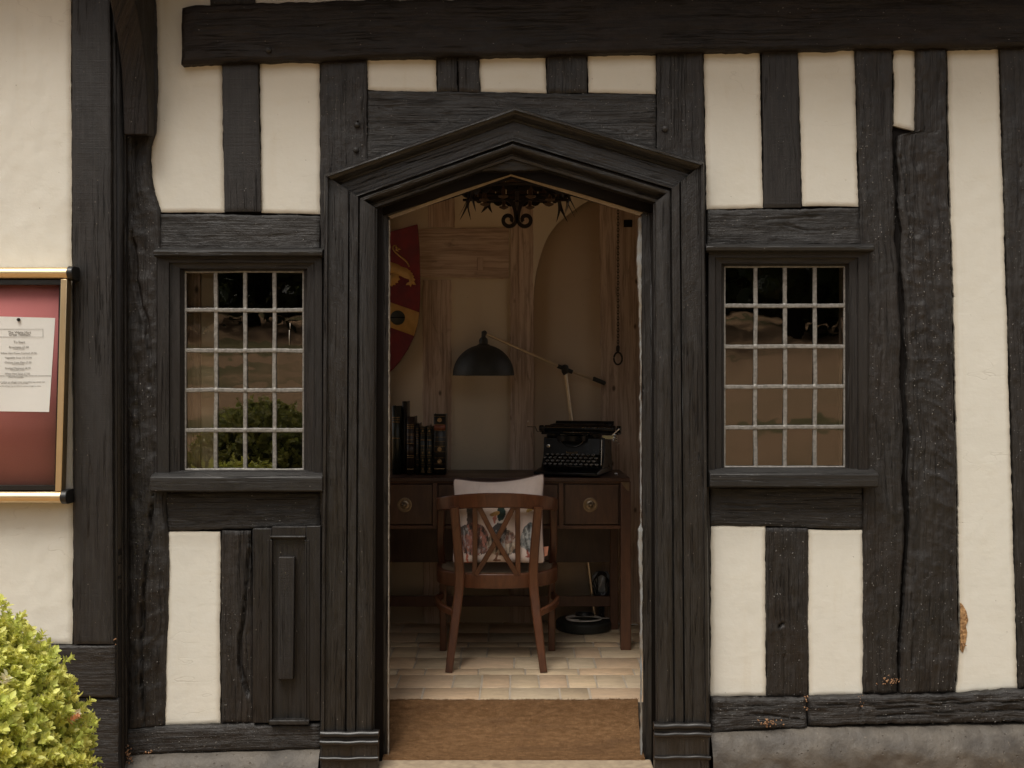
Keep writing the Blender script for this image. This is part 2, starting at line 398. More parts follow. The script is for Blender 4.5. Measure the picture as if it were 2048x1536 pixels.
def m_glass(name, ior, rough=.0, tint=(.93, .92, .88)):
    m = N(name); oc = m.coords('Object'); n = m.noise(oc, 7., 2.)
    fr = m.n('ShaderNodeFresnel', IOR=ior); g = m.n('ShaderNodeBsdfGlossy', Color=(1, .97, .93, 1), Roughness=rough)
    bp = m.bump(n, .06, .01); m.set(g, 'Normal', bp)
    tr = m.n('ShaderNodeBsdfTransparent', Color=(*tint, 1)); mx = m.n('ShaderNodeMixShader', Fac=fr)
    m.t.links.new(tr.outputs[0], mx.inputs[1]); m.t.links.new(g.outputs[0], mx.inputs[2]); m.t.links.new(mx.outputs[0], m.out.inputs[0]); return m.m
M['glass'] = m_glass('old_window_glass', 2.2)
M['caseglass'] = m_glass('case_glass', 1.5)
def m_ground():
    m = N('dry_grass_and_gravel'); oc = m.coords('Object')
    n1 = m.noise(oc, .35, 5.); n2 = m.noise(oc, 40., 4., .6); st = m.noise(m.vec(oc, .12, 1, 1), .28, 3., .5, .4)
    col = m.mix(m.ramp(n1, .35, .65), (.42, .26, .15), (.36, .235, .13)); col = m.mix(m.ramp(st, .54, .60, 0., .85), col, (.11, .115, .045))
    col = m.mix(m.ramp(n2, .3, .7, 0., .3), col, (.25, .17, .10))
    return m.pbr(col, .95, .1, 0., m.bump(n2, .5, .02))
M['ground'] = m_ground()
M['cane'] = simple('woven_cane_seat', (.30, .22, .15), .6, .3, 0., 160., .5, .5)

# ------------------------------------------------------------------ timber / plaster patches
def ip(P, t):
    P = np.asarray(P, float); return np.interp(t, P[:, 0], P[:, 1])
SEED = [0]; FLK = []
def patch(name, mat, parent, axis, A, B, y0=-.01, thick=.05, sa=.009, sc=.006, wob=.0022, rnd=.005, rw=.008, relief=.0022, cracks=(), chips=0., wf=14., adze=0., fleck=0):
    """board or plaster panel with uneven edges and face. axis 'v': A left edge, B right edge as (px,py); 'h': A top, B bottom."""
    SEED[0] += 13; sd = SEED[0]
    A = np.asarray(A, float); B = np.asarray(B, float); s = F/(D+y0)
    if axis == 'v':
        a0, a1 = A[0, 1], A[-1, 1]; b0, b1 = B[0, 1], B[-1, 1]
        L = max(abs(a1-a0), abs(b1-b0))/s; W = np.mean(np.abs(B[:, 0].mean()-A[:, 0].mean()))/s
    else:
        a0, a1 = A[0, 0], A[-1, 0]; b0, b1 = B[0, 0], B[-1, 0]
        L = max(abs(a1-a0), abs(b1-b0))/s; W = abs(B[:, 1].mean()-A[:, 1].mean())/s
    nt = max(4, int(L/sa)); nv = max(5, int(W/sc))
    t = np.linspace(0, 1, nt+1); v = np.linspace(0, 1, nv+1)
    if axis == 'v':
        ay = a0+(a1-a0)*t; by = b0+(b1-b0)*t; ax = ip(A[:, ::-1], ay); bx = ip(B[:, ::-1], by)
    else:
        ax = a0+(a1-a0)*t; bx = b0+(b1-b0)*t; ay = ip(A, ax); by = ip(B, bx)
    T, Vv = np.meshgrid(t, v, indexing='ij')
    PX = ax[:, None]*(1-Vv)+bx[:, None]*Vv; PY = ay[:, None]*(1-Vv)+by[:, None]*Vv
    X = (PX-1024)/s; Z = ZC+(768-PY)/s
    al = T*L; ac = Vv*W
    wa = fbm(al*wf, al*0+1.3, sd, 4)*wob*(1-Vv)*1.6; wb = fbm(al*wf, al*0+7.7, sd+5, 4)*wob*Vv*1.6
    wa = wa+(vn(al*75, al*0+2, sd+71)-.5)*wob*1.1*(1-Vv)**5; wb = wb+(vn(al*75, al*0+5, sd+72)-.5)*wob*1.1*Vv**5
    we = fbm(ac*wf, ac*0+3.3, sd+9, 4)*wob*1.6*(1-2*T)
    if axis == 'v': X = X+wa+wb; Z = Z+we
    else: Z = Z+wa+wb; X = X+we
    ed = np.minimum(np.minimum(ac, W-ac), np.minimum(al, L-al)); ed = np.maximum(ed, 0)
    rr = rw*(1+.5*fbm(al*20, ac*20, sd+3, 2))
    k = np.clip(1-ed/np.maximum(rr, 1e-4), 0, 1)
    Y = y0+rnd*(1-np.sqrt(np.clip(1-k*k, 0, 1)))
    along, acr = (al, ac)
    Y = Y+relief*fbm(along*5, acr*22, sd+21, 4)+relief*.7*fbm(along*22, acr*30, sd+31, 3)
    if adze:
        ph = along*2*PI*11+acr*26*(1 if sd % 2 else -1)+3.5*fbm(along*4, acr*9, sd+81, 3)
        Y = Y-adze*np.clip(np.sin(ph), 0, 1)**5*np.clip(vn(along*2.5, acr*8, sd+83)*2.2-.8, 0, 1)*np.clip(ed/.02, 0, 1)
    if chips:
        c = vn(along*28, acr*28, sd+41)*np.clip(1-ed/.02, 0, 1); Y = Y+chips*np.clip(c-.45, 0, 1)
    for (pl, w, dp) in cracks:
        pl = np.asarray(pl, float); P = np.stack([(pl[:, 0]-1024)/s, ZC+(768-pl[:, 1])/s], 1)
        jx = X+.007*fbm(along*13, along*0, sd+51, 4); dm = np.full(X.shape, 9.); tt = np.zeros(X.shape)
        nseg = len(P)-1
        for i in range(nseg):
            a, b = P[i], P[i+1]; dd = b-a; u = np.clip(((jx-a[0])*dd[0]+(Z-a[1])*dd[1])/(dd@dd), 0, 1)
            d_ = np.hypot(jx-a[0]-u*dd[0], Z-a[1]-u*dd[1]); m_ = d_ < dm; dm = np.where(m_, d_, dm); tt = np.where(m_, (i+u)/nseg, tt)
        ww = w*(.55+.9*vn(along*9, along*0, sd+61))*np.clip(np.minimum(tt, 1-tt)*9, .12, 1)
        Y = Y+dp*np.clip(1-dm/ww, 0, 1)**.7-.0025*np.exp(-((dm-ww*1.8)/(w*.8))**2)
    V = np.stack([X, Y, Z], -1).reshape(-1, 3); nn = nv+1
    if fleck:
        g = np.random.default_rng(sd); q_ = g.integers(0, len(V), int(fleck*L*W*5)); q_ = q_[vn(al.ravel()[q_]*5, ac.ravel()[q_]*9, sd+91)+.35*T.ravel()[q_] > .62]
        for q in q_: FLK.append((V[q], g.random(), g.random()*3, axis))
    i, j = np.meshgrid(np.arange(nt), np.arange(nv), indexing='ij'); i = i.ravel(); j = j.ravel()
    f = np.stack([i*nn+j, (i+1)*nn+j, (i+1)*nn+j+1, i*nn+j+1], 1)
    if axis == 'h': f = f[:, ::-1]
    f = f[:, ::1]
    ring = [a*nn for a in range(nt+1)]+[nt*nn+b for b in range(1, nn)]+[a*nn+nv for a in range(nt-1, -1, -1)]+[b for b in range(nv-1, 0, -1)]
    ring = np.array(ring); R0 = V[ring]; R1 = R0.copy(); R1[:, 1] = y0+thick
    n0 = len(V); m = len(ring); q = np.arange(m); r = (q+1) % m
    sk = np.stack([n0+q, n0+r, n0+m+r, n0+m+q], 1)
    if axis == 'h': sk = sk[:, ::-1]
    off = random.random()*9
    uv = np.stack([al+off, ac+off*.37], -1).reshape(-1, 2); uvr = uv[ring]
    uv = np.concatenate([uv, uvr, uvr+[.02, .04]])
    e = ed.reshape(-1); e = np.concatenate([e, e[ring]*0, e[ring]*0])
    sm = np.concatenate([np.ones(len(f), bool), np.zeros(len(sk), bool)])
    return mk(name, np.concatenate([V, R0, R1]), [f[:, ::-1], sk[:, ::-1]], mat, parent, uv=uv, attrs={'edge': e}, smooth=sm)

def moulding(name, mat, parent, outer, inner, prof, closed=False, seg=.012, jit=.0012, back=None, ys=0.):
    """mitred moulding between an outer and an inner outline; prof = [(u, depth)]"""
    SEED[0] += 7; sd = SEED[0]
    n = len(outer); legs = n if closed else n-1; Vs = []; Fs = []; UV = []; base = 0; uo = random.random()*9
    us = np.array([p[0] for p in prof]); ds = np.array([p[1] for p in prof])
    for k in range(legs):
        o0, o1, i0, i1 = [np.array(p, float) for p in (outer[k], outer[(k+1) % n], inner[k], inner[(k+1) % n])]
        L = np.linalg.norm(o1-o0)/500; nt = max(2, int(L/seg)); t = np.linspace(0, 1, nt+1)
        a = o0[None]*(1-t[:, None])+o1[None]*t[:, None]; b = i0[None]*(1-t[:, None])+i1[None]*t[:, None]
        P = a[:, None]*(1-us[None, :, None])+b[:, None]*us[None, :, None]
        dep = np.broadcast_to(ds[None], P.shape[:2]).copy()
        w = fbm(t[:, None]*L*7+0*us[None], us[None]*9+k*5+0*t[:, None], sd, 4); e = np.clip(np.minimum(t, 1-t)*L/.03, 0, 1)[:, None]
        dep = dep+jit*w*e*1.5
        # mean plane scale so mouldings line up
        s = F/(D+dep)
        X = (P[..., 0]-1024)/s; Z = ZC+(768-P[..., 1])/s
        V = np.stack([X, dep, Z], -1).reshape(-1, 3); nn = len(us)
        i, j = np.meshgrid(np.arange(nt), np.arange(nn-1), indexing='ij'); i = i.ravel(); j = j.ravel()
        Fs.append(base+np.stack([i*nn+j, i*nn+j+1, (i+1)*nn+j+1, (i+1)*nn+j], 1))
        arc = np.concatenate([[0], np.cumsum(np.hypot(np.diff(us)*.27, np.diff(ds)))])
        UV.append(np.stack([np.broadcast_to((t*L)[:, None], P.shape[:2])+uo+k*3, np.broadcast_to(arc[None], P.shape[:2])+uo*.3], -1).reshape(-1, 2))
        Vs.append(V); base += len(V)
    V = np.concatenate(Vs); UV = np.concatenate(UV)
    ob = mk(name, V, [np.concatenate(Fs)], mat, parent, uv=UV)
    try: ob.data.set_sharp_from_angle(angle=math.radians(32))
    except Exception: pass
    return ob

# ================================================================== THE HOUSE
house = thing('timber_framed_house', 'black and white timber framed house front with open pointed doorway and two leaded windows', 'house')
H = house
def V2(x0a, x1a, y0, x0b, x1b, y1):   # left edge top, right edge top ... quick straight post
    return [(x0a, y0), (x0b, y1)], [(x1a, y0), (x1b, y1)]

# dark backing wall with openings, 16 cm thick
wb = MB()
def wrect(p0, p1, q0, q1, y0=.014, y1=.17):
    a = Q(p0, q0, y0); b = Q(p1, q1, y0); wb.box(a[0], b[0], y0, y1, b[2], a[2])
ZG = 1.6*500+768+15
wrect(-420, 352, -130, ZG); wrect(352, 622, -130, 530); wrect(352, 622, 950, ZG); wrect(622, 764, -130, ZG)
wrect(764, 1306, -130, 345); wrect(1306, 1436, -130, ZG); wrect(1436, 1702, -130, 520); wrect(1436, 1702, 945, ZG); wrect(1702, 2500, -130, ZG)
for tri in (((764, 345), (1022, 345), (764, 428)), ((1022, 345), (1306, 345), (1306, 424))):
    wb.prism([(Q(*p, .02)[0], Q(*p, .02)[2]) for p in tri][::-1], 'y', .02, .168)
wb.build('wall', M['darkroom'], H, smooth=False)

pl = dict(y0=-.004, thick=.02, wob=.0026, rnd=.0045, rw=.0055, relief=.0011, sa=.009, sc=.009)
def panel(A, B, **k):
    kw = dict(pl); kw.update(k); return patch('plaster_panel', M['plaster'], H, 'v', A, B, **kw)
# upper left
panel([(306, -100), (314, 60), (315, 180), (312, 262), (304, 290), (301, 320), (303, 350), (309, 385), (317, 410), (321, 424)], [(443, -100), (443, 130), (446, 300), (448, 424)])
panel([(448, -110), (448, 10)], [(2300, -110), (2300, 10)], y0=.000)
panel([(519, 120), (522, 426)], [(639, 118), (640, 428)])
panel([(734, 112), (735, 180)], [(872, 113), (873, 184)], wob=.003)
panel([(958, 108), (960, 183)], [(1091, 108), (1093, 185)], wob=.003)
panel([(1176, 105), (1177, 185)], [(1311, 103), (1312, 187)], wob=.003)
panel([(1408, 99), (1411, 250), (1414, 418)], [(1520, 97), (1523, 250), (1527, 416)])
panel([(1597, 95), (1601, 260), (1605, 411)], [(1709, 93), (1713, 220), (1717, 412)])
panel([(1789, 91), (1789, 160), (1788, 250)], [(1831, 92), (1832, 180), (1828, 262)], wob=.004)
panel([(1896, 92), (1898, 240), (1902, 400), (1907, 560), (1912, 800), (1917, 1000), (1920, 1180), (1921, 1280), (1913, 1388)],
      [(1998, 91), (2003, 300), (2010, 500), (2019, 800), (2027, 1080), (2036, 1378)])
# lower
panel([(335, 1064), (337, 1180), (336, 1240), (332, 1290), (330, 1400), (329, 1451)], [(440, 1063), (440, 1250), (440, 1448)])
panel([(1422, 1053), (1422, 1393)], [(1531, 1052), (1532, 1392)])
panel([(1617, 1059), (1618, 1393)], [(1727, 1061), (1727, 1390)])
panel([(2098, 92), (2100, 1376)], [(2300, 92), (2300, 1370)])

# posts and studs
def tim(name, mat, axis, A, B, **k):
    k.setdefault('fleck', {'old': 380, 'rail': 190, 'board': 60, 'top': 50, 'beamlow': 500}.get(mat, 0)); return patch(name, M[mat], H, axis, A, B, **k)
tim('post', 'old', 'v', [(250, -120), (250, 300), (250, 700), (252, 1000), (254, 1300), (256, 1462)],
    [(303, -120), (312, 60), (313, 180), (310, 262), (301, 290), (298, 320), (300, 350), (307, 385), (315, 410), (319, 424), (322, 700), (330, 985), (334, 1064), (335, 1180), (334, 1240), (330, 1290), (328, 1400), (327, 1458)],
    y0=-.02, rnd=.014, rw=.022, relief=.008, wob=.003, adze=.003,
    cracks=[([(262, 440), (272, 560), (292, 640), (301, 720), (297, 800)], .008, .02), ([(304, 985), (299, 1060), (292, 1130), (288, 1200), (281, 1290), (283, 1370), (288, 1455)], .009, .035), ([(272, 700), (276, 900)], .006, .012)])
tim('stud', 'board', 'v', *V2(444, 515, 126, 449, 521, 423), y0=-.02, rnd=.002, rw=.003, relief=.0004, wob=.0006)
tim('post', 'old', 'v', [(640, 119), (640, 345), (641, 900), (641, 1470)], [(733, 118), (734, 345), (734, 900), (734, 1470)], y0=-.016, relief=.003)
tim('stud', 'old', 'v', *V2(874, 914, 112, 875, 915, 182), y0=-.012, wob=.003)
tim('stud', 'old', 'v', *V2(916, 956, 110, 917, 958, 183), y0=-.016, wob=.003)
tim('stud', 'old', 'v', *V2(1093, 1174, 107, 1095, 1175, 185), y0=-.013, wob=.003)
tim('post', 'old', 'v', [(1314, 103), (1314, 330), (1314, 1470)], [(1406, 100), (1411, 400), (1420, 1050), (1420, 1460)], y0=-.016, relief=.003)
tim('stud', 'board', 'v', *V2(1524, 1595, 97, 1529, 1603, 415), y0=-.014, rnd=.003, rw=.004, relief=.0007, wob=.001)
tim('post', 'old', 'v', [(1712, 93), (1716, 250), (1721, 420), (1724, 700), (1727, 985), (1728, 1200), (1728, 1389)],
    [(1786, 93), (1787, 263), (1787, 340), (1792, 400), (1791, 470), (1798, 540), (1799, 600), (1803, 680), (1801, 760), (1808, 860), (1806, 960), (1811, 1050), (1806, 1130), (1803, 1200), (1797, 1300), (1797, 1389)],
    y0=-.018, relief=.005, rnd=.010, rw=.014, wob=.003, cracks=[([(1760, 500), (1764, 700), (1758, 820)], .004, .006), ([(1750, 1050), (1755, 1250)], .003, .005)])
tim('post', 'old', 'v', [(1833, 94), (1834, 180), (1832, 263), (1796, 268), (1794, 300), (1799, 350), (1798, 400), (1806, 460), (1803, 540), (1811, 600), (1809, 660), (1817, 720), (1814, 800), (1820, 880), (1817, 960), (1822, 1040), (1818, 1090), (1811, 1200), (1803, 1300), (1801, 1389)],
    [(1893, 93), (1895, 240), (1899, 400), (1904, 560), (1909, 800), (1914, 1000), (1917, 1180), (1918, 1280), (1911, 1387)],
    y0=-.024, relief=.007, rnd=.012, rw=.018, wob=.003, wf=9., adze=.0035, sc=.005, sa=.007,
    cracks=[([(1822, 1180), (1828, 1260), (1826, 1340)], .005, .012), ([(1800, 300), (1812, 380), (1822, 470)], .006, .012), ([(1850, 300), (1858, 420)], .003, .004), ([(1870, 850), (1874, 1000)], .003, .004)])
tim('post', 'old', 'v', [(2002, 92), (2008, 300), (2014, 500), (2024, 800), (2032, 1080), (2040, 1377)], [(2094, 92), (2096, 1374)], y0=-.018, relief=.004,
    cracks=[([(2040, 300), (2046, 700)], .004, .008)])
tim('stud', 'old', 'v', *V2(420, 510, -110, 420, 509, 10), y0=-.014)
tim('stud', 'old', 'v', *V2(443, 502, 1062, 442, 506, 1446), y0=-.016, relief=.003,
    cracks=[([(499, 1064), (494, 1150), (488, 1230), (478, 1290), (480, 1330), (492, 1375), (499, 1400)], .006, .028)])
tim('stud', 'old', 'v', *V2(1533, 1616, 1056, 1534, 1616, 1394), y0=-.014, relief=.004, adze=.003, cracks=[([(1562, 1249), (1564, 1252)], .02, .025), ([(1568, 1300), (1568, 1392)], .003, .008)])
# rails
tim('bressumer_beam', 'top', 'h', [(362, 14), (390, 9), (470, 6), (700, -2), (1200, -6), (2300, -16)], [(362, 128), (440, 123), (640, 119), (733, 114), (1000, 109), (1313, 103), (1520, 99), (1710, 95), (1900, 93), (2300, 88)],
    y0=-.055, thick=.07, rnd=.012, rw=.018, relief=.005, wob=.003, cracks=[([(370, 62), (470, 58), (560, 66)], .003, .006), ([(900, 60), (1300, 52)], .003, .006)])
tim('rail', 'rail', 'h', [(321, 428), (480, 428), (639, 431)], [(320, 501), (639, 501)], y0=-.014, relief=.004)
tim('rail', 'rail', 'h', [(735, 181), (1000, 184), (1312, 189)], [(735, 345), (1312, 335)], y0=-.012, relief=.004, rw=.006,
    cracks=[([(760, 215), (840, 210), (900, 222)], .003, .005), ([(1180, 268), (1250, 262), (1305, 272)], .003, .005)])
tim('rail', 'rail', 'h', [(1415, 420), (1600, 418), (1719, 415)], [(1416, 493), (1722, 492)], y0=-.014, relief=.005, wob=.003, cracks=[([(1560, 447), (1620, 462), (1680, 458)], .004, .007), ([(1520, 440), (1650, 432)], .004, .006)])
tim('rail', 'rail', 'h', [(330, 984), (641, 984)], [(334, 1062), (500, 1058), (641, 1055)], y0=-.008, relief=.004)
tim('rail', 'rail', 'h', [(1421, 974), (1726, 974)], [(1422, 1051), (1600, 1055), (1727, 1058)], y0=-.008, relief=.004, cracks=[([(1430, 1010), (1560, 1016)], .004, .008)])
tim('sill_beam', 'beamlow', 'h', [(250, 1462), (330, 1454), (480, 1450), (641, 1448)], [(250, 1512), (400, 1506), (500, 1502), (641, 1499)], y0=-.03, thick=.08, rnd=.012, rw=.016, relief=.005, wob=.003)
CR = [([(1430, 1432), (1520, 1428), (1612, 1440)], .004, .012), ([(1426, 1418), (1500, 1412), (1600, 1414)], .003, .008)]
tim('sill_beam', 'beamlow', 'h', [(1422, 1397), (1616, 1397)], [(1422, 1468), (1520, 1460), (1616, 1455)], y0=-.034, thick=.09, rnd=.014, rw=.018, relief=.009, wob=.004, cracks=CR)
tim('sill_beam', 'beamlow', 'h', [(1619, 1396), (1720, 1393), (1830, 1390), (1915, 1390), (1960, 1384), (2300, 1370)], [(1619, 1455), (1760, 1450), (2000, 1447), (2300, 1445)],
    y0=-.038, thick=.09, rnd=.014, rw=.018, relief=.010, wob=.004,
    cracks=[([(1740, 1420), (1900, 1408), (2100, 1400)], .004, .014), ([(1745, 1434), (1900, 1424), (2150, 1418)], .004, .014), ([(1630, 1412), (1700, 1408)], .004, .01), ([(1760, 1408), (1960, 1398)], .003, .01), ([(1720, 1395), (1726, 1452)], .006, .014)])
# wooden pegs and bolt heads
for (px, py, r) in ((714, 250, .011), (712, 300, .011), (1330, 258, .012), (537, 100, .011), (715, 242, .004), (1300, 300, .006)):
    pg = MB(); c = Q(px, py, -.02 if py > 110 else -.06); pg.lathe(c, [(r*1.1, .004), (r, -.004), (r*.6, -.008), (0, -.009)], 12, 'y'); pg.build('peg', M['old'], H)

# plinth under the frame: sloped top ledge then a face
def plinthm(p0, p1, ytop, name='plinth'):
    SEED[0] += 5
    n = int((p1-p0)/5); xs = np.linspace(p0, p1, n+1)
    prof = [(0, .01), (.0, -.028), (.03, -.055), (.05, -.070), (.07, -.082), (.083, -.088), (.095, -.092), (.107, -.093), (.12, -.094), (.14, -.0945), (.16, -.095), (.22, -.097), (.30, -.1), (.42, -.105), (.6, -.11)]
    V = []; e = []
    for px in xs:
        X = (px-1024)/500; z0 = Q(px, ip(ytop, px), -.03)[2]
        for (dz, y) in prof: V.append((X, y, z0-dz))
    V = np.array(V); m = V[:, 1] < -.02
    V[m, 1] += .018*fbm(V[m, 0]*6, V[m, 2]*9, SEED[0], 5)+.006*fbm(V[m, 0]*25, V[m, 2]*31, SEED[0]+4, 4); V[m, 2] += .006*fbm(V[m, 0]*9+3, V[m, 2]*3, SEED[0]+2, 3)
    k = len(prof); i, j = np.meshgrid(np.arange(n), np.arange(k-1), indexing='ij'); i = i.ravel(); j = j.ravel()
    f = np.stack([i*k+j, i*k+j+1, (i+1)*k+j+1, (i+1)*k+j], 1)
    return mk(name, V, [f], M['stone'], H)
plinthm(246, 642, [(246, 1510), (500, 1504), (642, 1499)])
plinthm(1418, 2300, [(1418, 1466), (1620, 1457), (2048, 1449), (2300, 1446)])

# ---- left wing, standing 13 cm proud
YW = -.13
lw = MB(); a = Q(236, -130, YW+.014); lw.box(-2.9, a[0], YW+.014, .012, -.02, Q(0, -130, YW)[2]); lw.build('wing_wall', M['frame'], H, smooth=False, uvd=2)
patch('plaster_panel', M['plaster'], H, 'v', [(-330, -120), (-330, 1288)], [(140, -120), (143, 600), (145, 1000), (144, 1288)], y0=YW-.004, thick=.02, wob=.002, rnd=.005, relief=.003, sa=.014, sc=.014)
patch('post', M['board'], H, 'v', [(143, -120), (144, 300), (147, 900), (147, 1288)], [(219, -120), (221, 400), (224, 900), (226, 1289)], y0=YW-.022, thick=.04, relief=.0012, wob=.0012, rnd=.003, rw=.004)
patch('post', M['old'], H, 'h', [(-330, 1291), (150, 1291), (229, 1291)], [(-330, 1394), (150, 1394), (229, 1396)], y0=YW-.02, thick=.04, relief=.002)
patch('plinth', M['rail'], H, 'h', [(-330, 1396), (236, 1398)], [(-330, 1700), (236, 1700)], y0=YW-.012, thick=.03, relief=.004)
patch('corner_bead', M['frame'], H, 'v', *V2(222, 230, -120, 228, 236, 1700), y0=YW+.004, thick=.05, relief=.0005, wob=.0006, rnd=.004, rw=.006, sc=.003)
patch('corner_board', M['frame'], H, 'v', *V2(233, 243, -120, 238, 247, 1700), y0=-.07, thick=.08, relief=.0005, wob=.0006, rnd=.002, rw=.003, sc=.003)
patch('corner_board', M['old'], H, 'v', *V2(244, 250, -120, 248, 254, 1560), y0=-.045, thick=.05, relief=.002, wob=.001, rnd=.002, rw=.003, sc=.003)

# ---- jetty and its bracket
bk = MB(); fy = [(-.100, 2.573), (-.108, 2.70), (-.125, 2.82), (-.17, 2.94), (-.25, 3.05), (-.33, 3.15), (-.39, 3.23), (-.39, 3.355), (-.025, 3.355), (-.025, 2.585)]
bk.prism(fy, 'x', -1.519, -1.421); bk.build('jetty_bracket', M['top'], H, bev=.006, uvd=2)
jt = MB(); jt.box(-3.2, 3.2, -.43, .17, 3.36, 4.2)
for x in np.arange(-3.0, 3.1, .42): jt.box(x-.05, x+.05, -.40, .0, 3.27, 3.362)
jt.build('jetty', M['top'], H, smooth=False, uvd=1)
rf = MB(); rf.prism([(-.62, 4.17), (-.6, 4.27), (2.1, 5.6), (5.0, 4.2), (5.0, 4.1), (.2, 4.195)], 'x', -3.4, 3.4); rf.build('roof', M['ceil'], H, smooth=False)

# ---- door frame
outer = [(640, 1600), (649, 349), (1030, 214), (1408, 325), (1421, 1600)]
inner = [(777, 1600), (783, 437), (1022, 352), (1279, 431), (1283, 1600)]
TAIL = [(.805, .045), (.84, .062), (.97, .066)]
profh = [(0, 0), (0, -.072), (.022, -.096), (.045, -.096), (.055, -.080), (.075, -.077), (.10, -.075), (.13, -.066), (.165, -.050), (.19, -.042), (.205, -.040), (.213, -.033), (.26, -.0345), (.32, -.034), (.38, -.0345), (.445, -.034),
         (.470, -.062), (.478, -.067), (.49, -.067), (.497, -.054), (.502, -.046), (.525, -.056), (.55, -.063), (.58, -.061), (.61, -.053), (.63, -.040), (.65, -.026), (.68, -.017), (.705, -.015), (.71, -.027), (.75, -.025), (.765, -.010), (.79, .012)]+TAIL
profj = [(0, 0), (0, -.072), (.012, -.078), (.05, -.078), (.062, -.064), (.15, -.065), (.25, -.064), (.355, -.065), (.362, -.060), (.370, -.046), (.378, -.060), (.385, -.066), (.45, -.067), (.50, -.066), (.508, -.050), (.52, -.048), (.53, -.060), (.56, -.064), (.63, -.065), (.70, -.060), (.75, -.052), (.762, -.040), (.768, -.022), (.785, -.020), (.79, .012)]+TAIL
df = moulding('door_frame', M['mould'], H, outer[1:4], inner[1:4], profh, jit=.0020)
moulding('jamb', M['mould'], df, outer[:2], inner[:2], profj, jit=.0020); moulding('jamb', M['mould'], df, outer[3:], inner[3:], profj, jit=.0020)
lin = moulding('door_lining', M['frame'], df, outer, inner, [(.97, .0662), (.972, .12), (.972, .185)], jit=.0)
edge = [(.945, .064), (.950, .0600), (1.0, .0615), (1.003, .12)]
moulding('pale_edge', M['palewood'], df, outer[1:4], inner[1:4], edge, jit=.002)
patch('pale_edge', M['paleblue'], df, 'v', [(1278, 436), (1276, 480), (1274, 520), (1278, 600), (1281, 700), (1281.5, 1050), (1277, 1062), (1278.5, 1140), (1281.5, 1180), (1282, 1540)],
      [(1283, 434), (1283, 480), (1283, 560), (1283, 1050), (1285, 1060), (1285, 1140), (1284, 1540)], y0=.058, thick=.03, sa=.006, sc=.002, wob=.0022, rnd=.001, rw=.002, relief=.001, wf=30)
patch('pale_edge', M['putty'], df, 'v', *V2(777.5, 779, 440, 775.5, 777, 1530), y0=.06, thick=.03, sa=.006, sc=.001, wob=.001, rnd=.0005, rw=.001, relief=.0003, wf=60)
for (xa, xb, yt) in ((640, 757, 1465), (1308, 1421, 1449)):
    b = MB(); y1 = -.03
    def zz(p): return Q(0, p, -.09)[2]
    X0, X1 = Q(xa, 0, -.09)[0], Q(xb, 0, -.09)[0]
    b.box(X0+.004, X1-.004, -.088, y1, -.02, zz(yt+22)); blk = b.build('plinth_block', M['mould'], df, bev=.004, uvd=2)
    b = MB(); xs = np.linspace(X0, X1, 24)
    for (z, r, yy) in ((zz(yt+5), .013, -.080), (zz(yt+20), .010, -.092), (zz(yt+52 if xa < 900 else yt+66), .008, -.092)):
        b.tube([(x, yy+.0012*math.sin(x*31), z+.0012*math.sin(x*23+yt)+.001*math.sin(x*71)) for x in xs], r, 10)
    b.box(X0+.003, X1-.003, -.083, y1, zz(yt+16), zz(yt+3)); b.build('bead', M['mould'], blk)

# ---- threshold
tb = MB(); tb.box(-.56, .56, -.10, .04, -.02, .086); tb.build('threshold', M['palewood'], H, bev=.006)

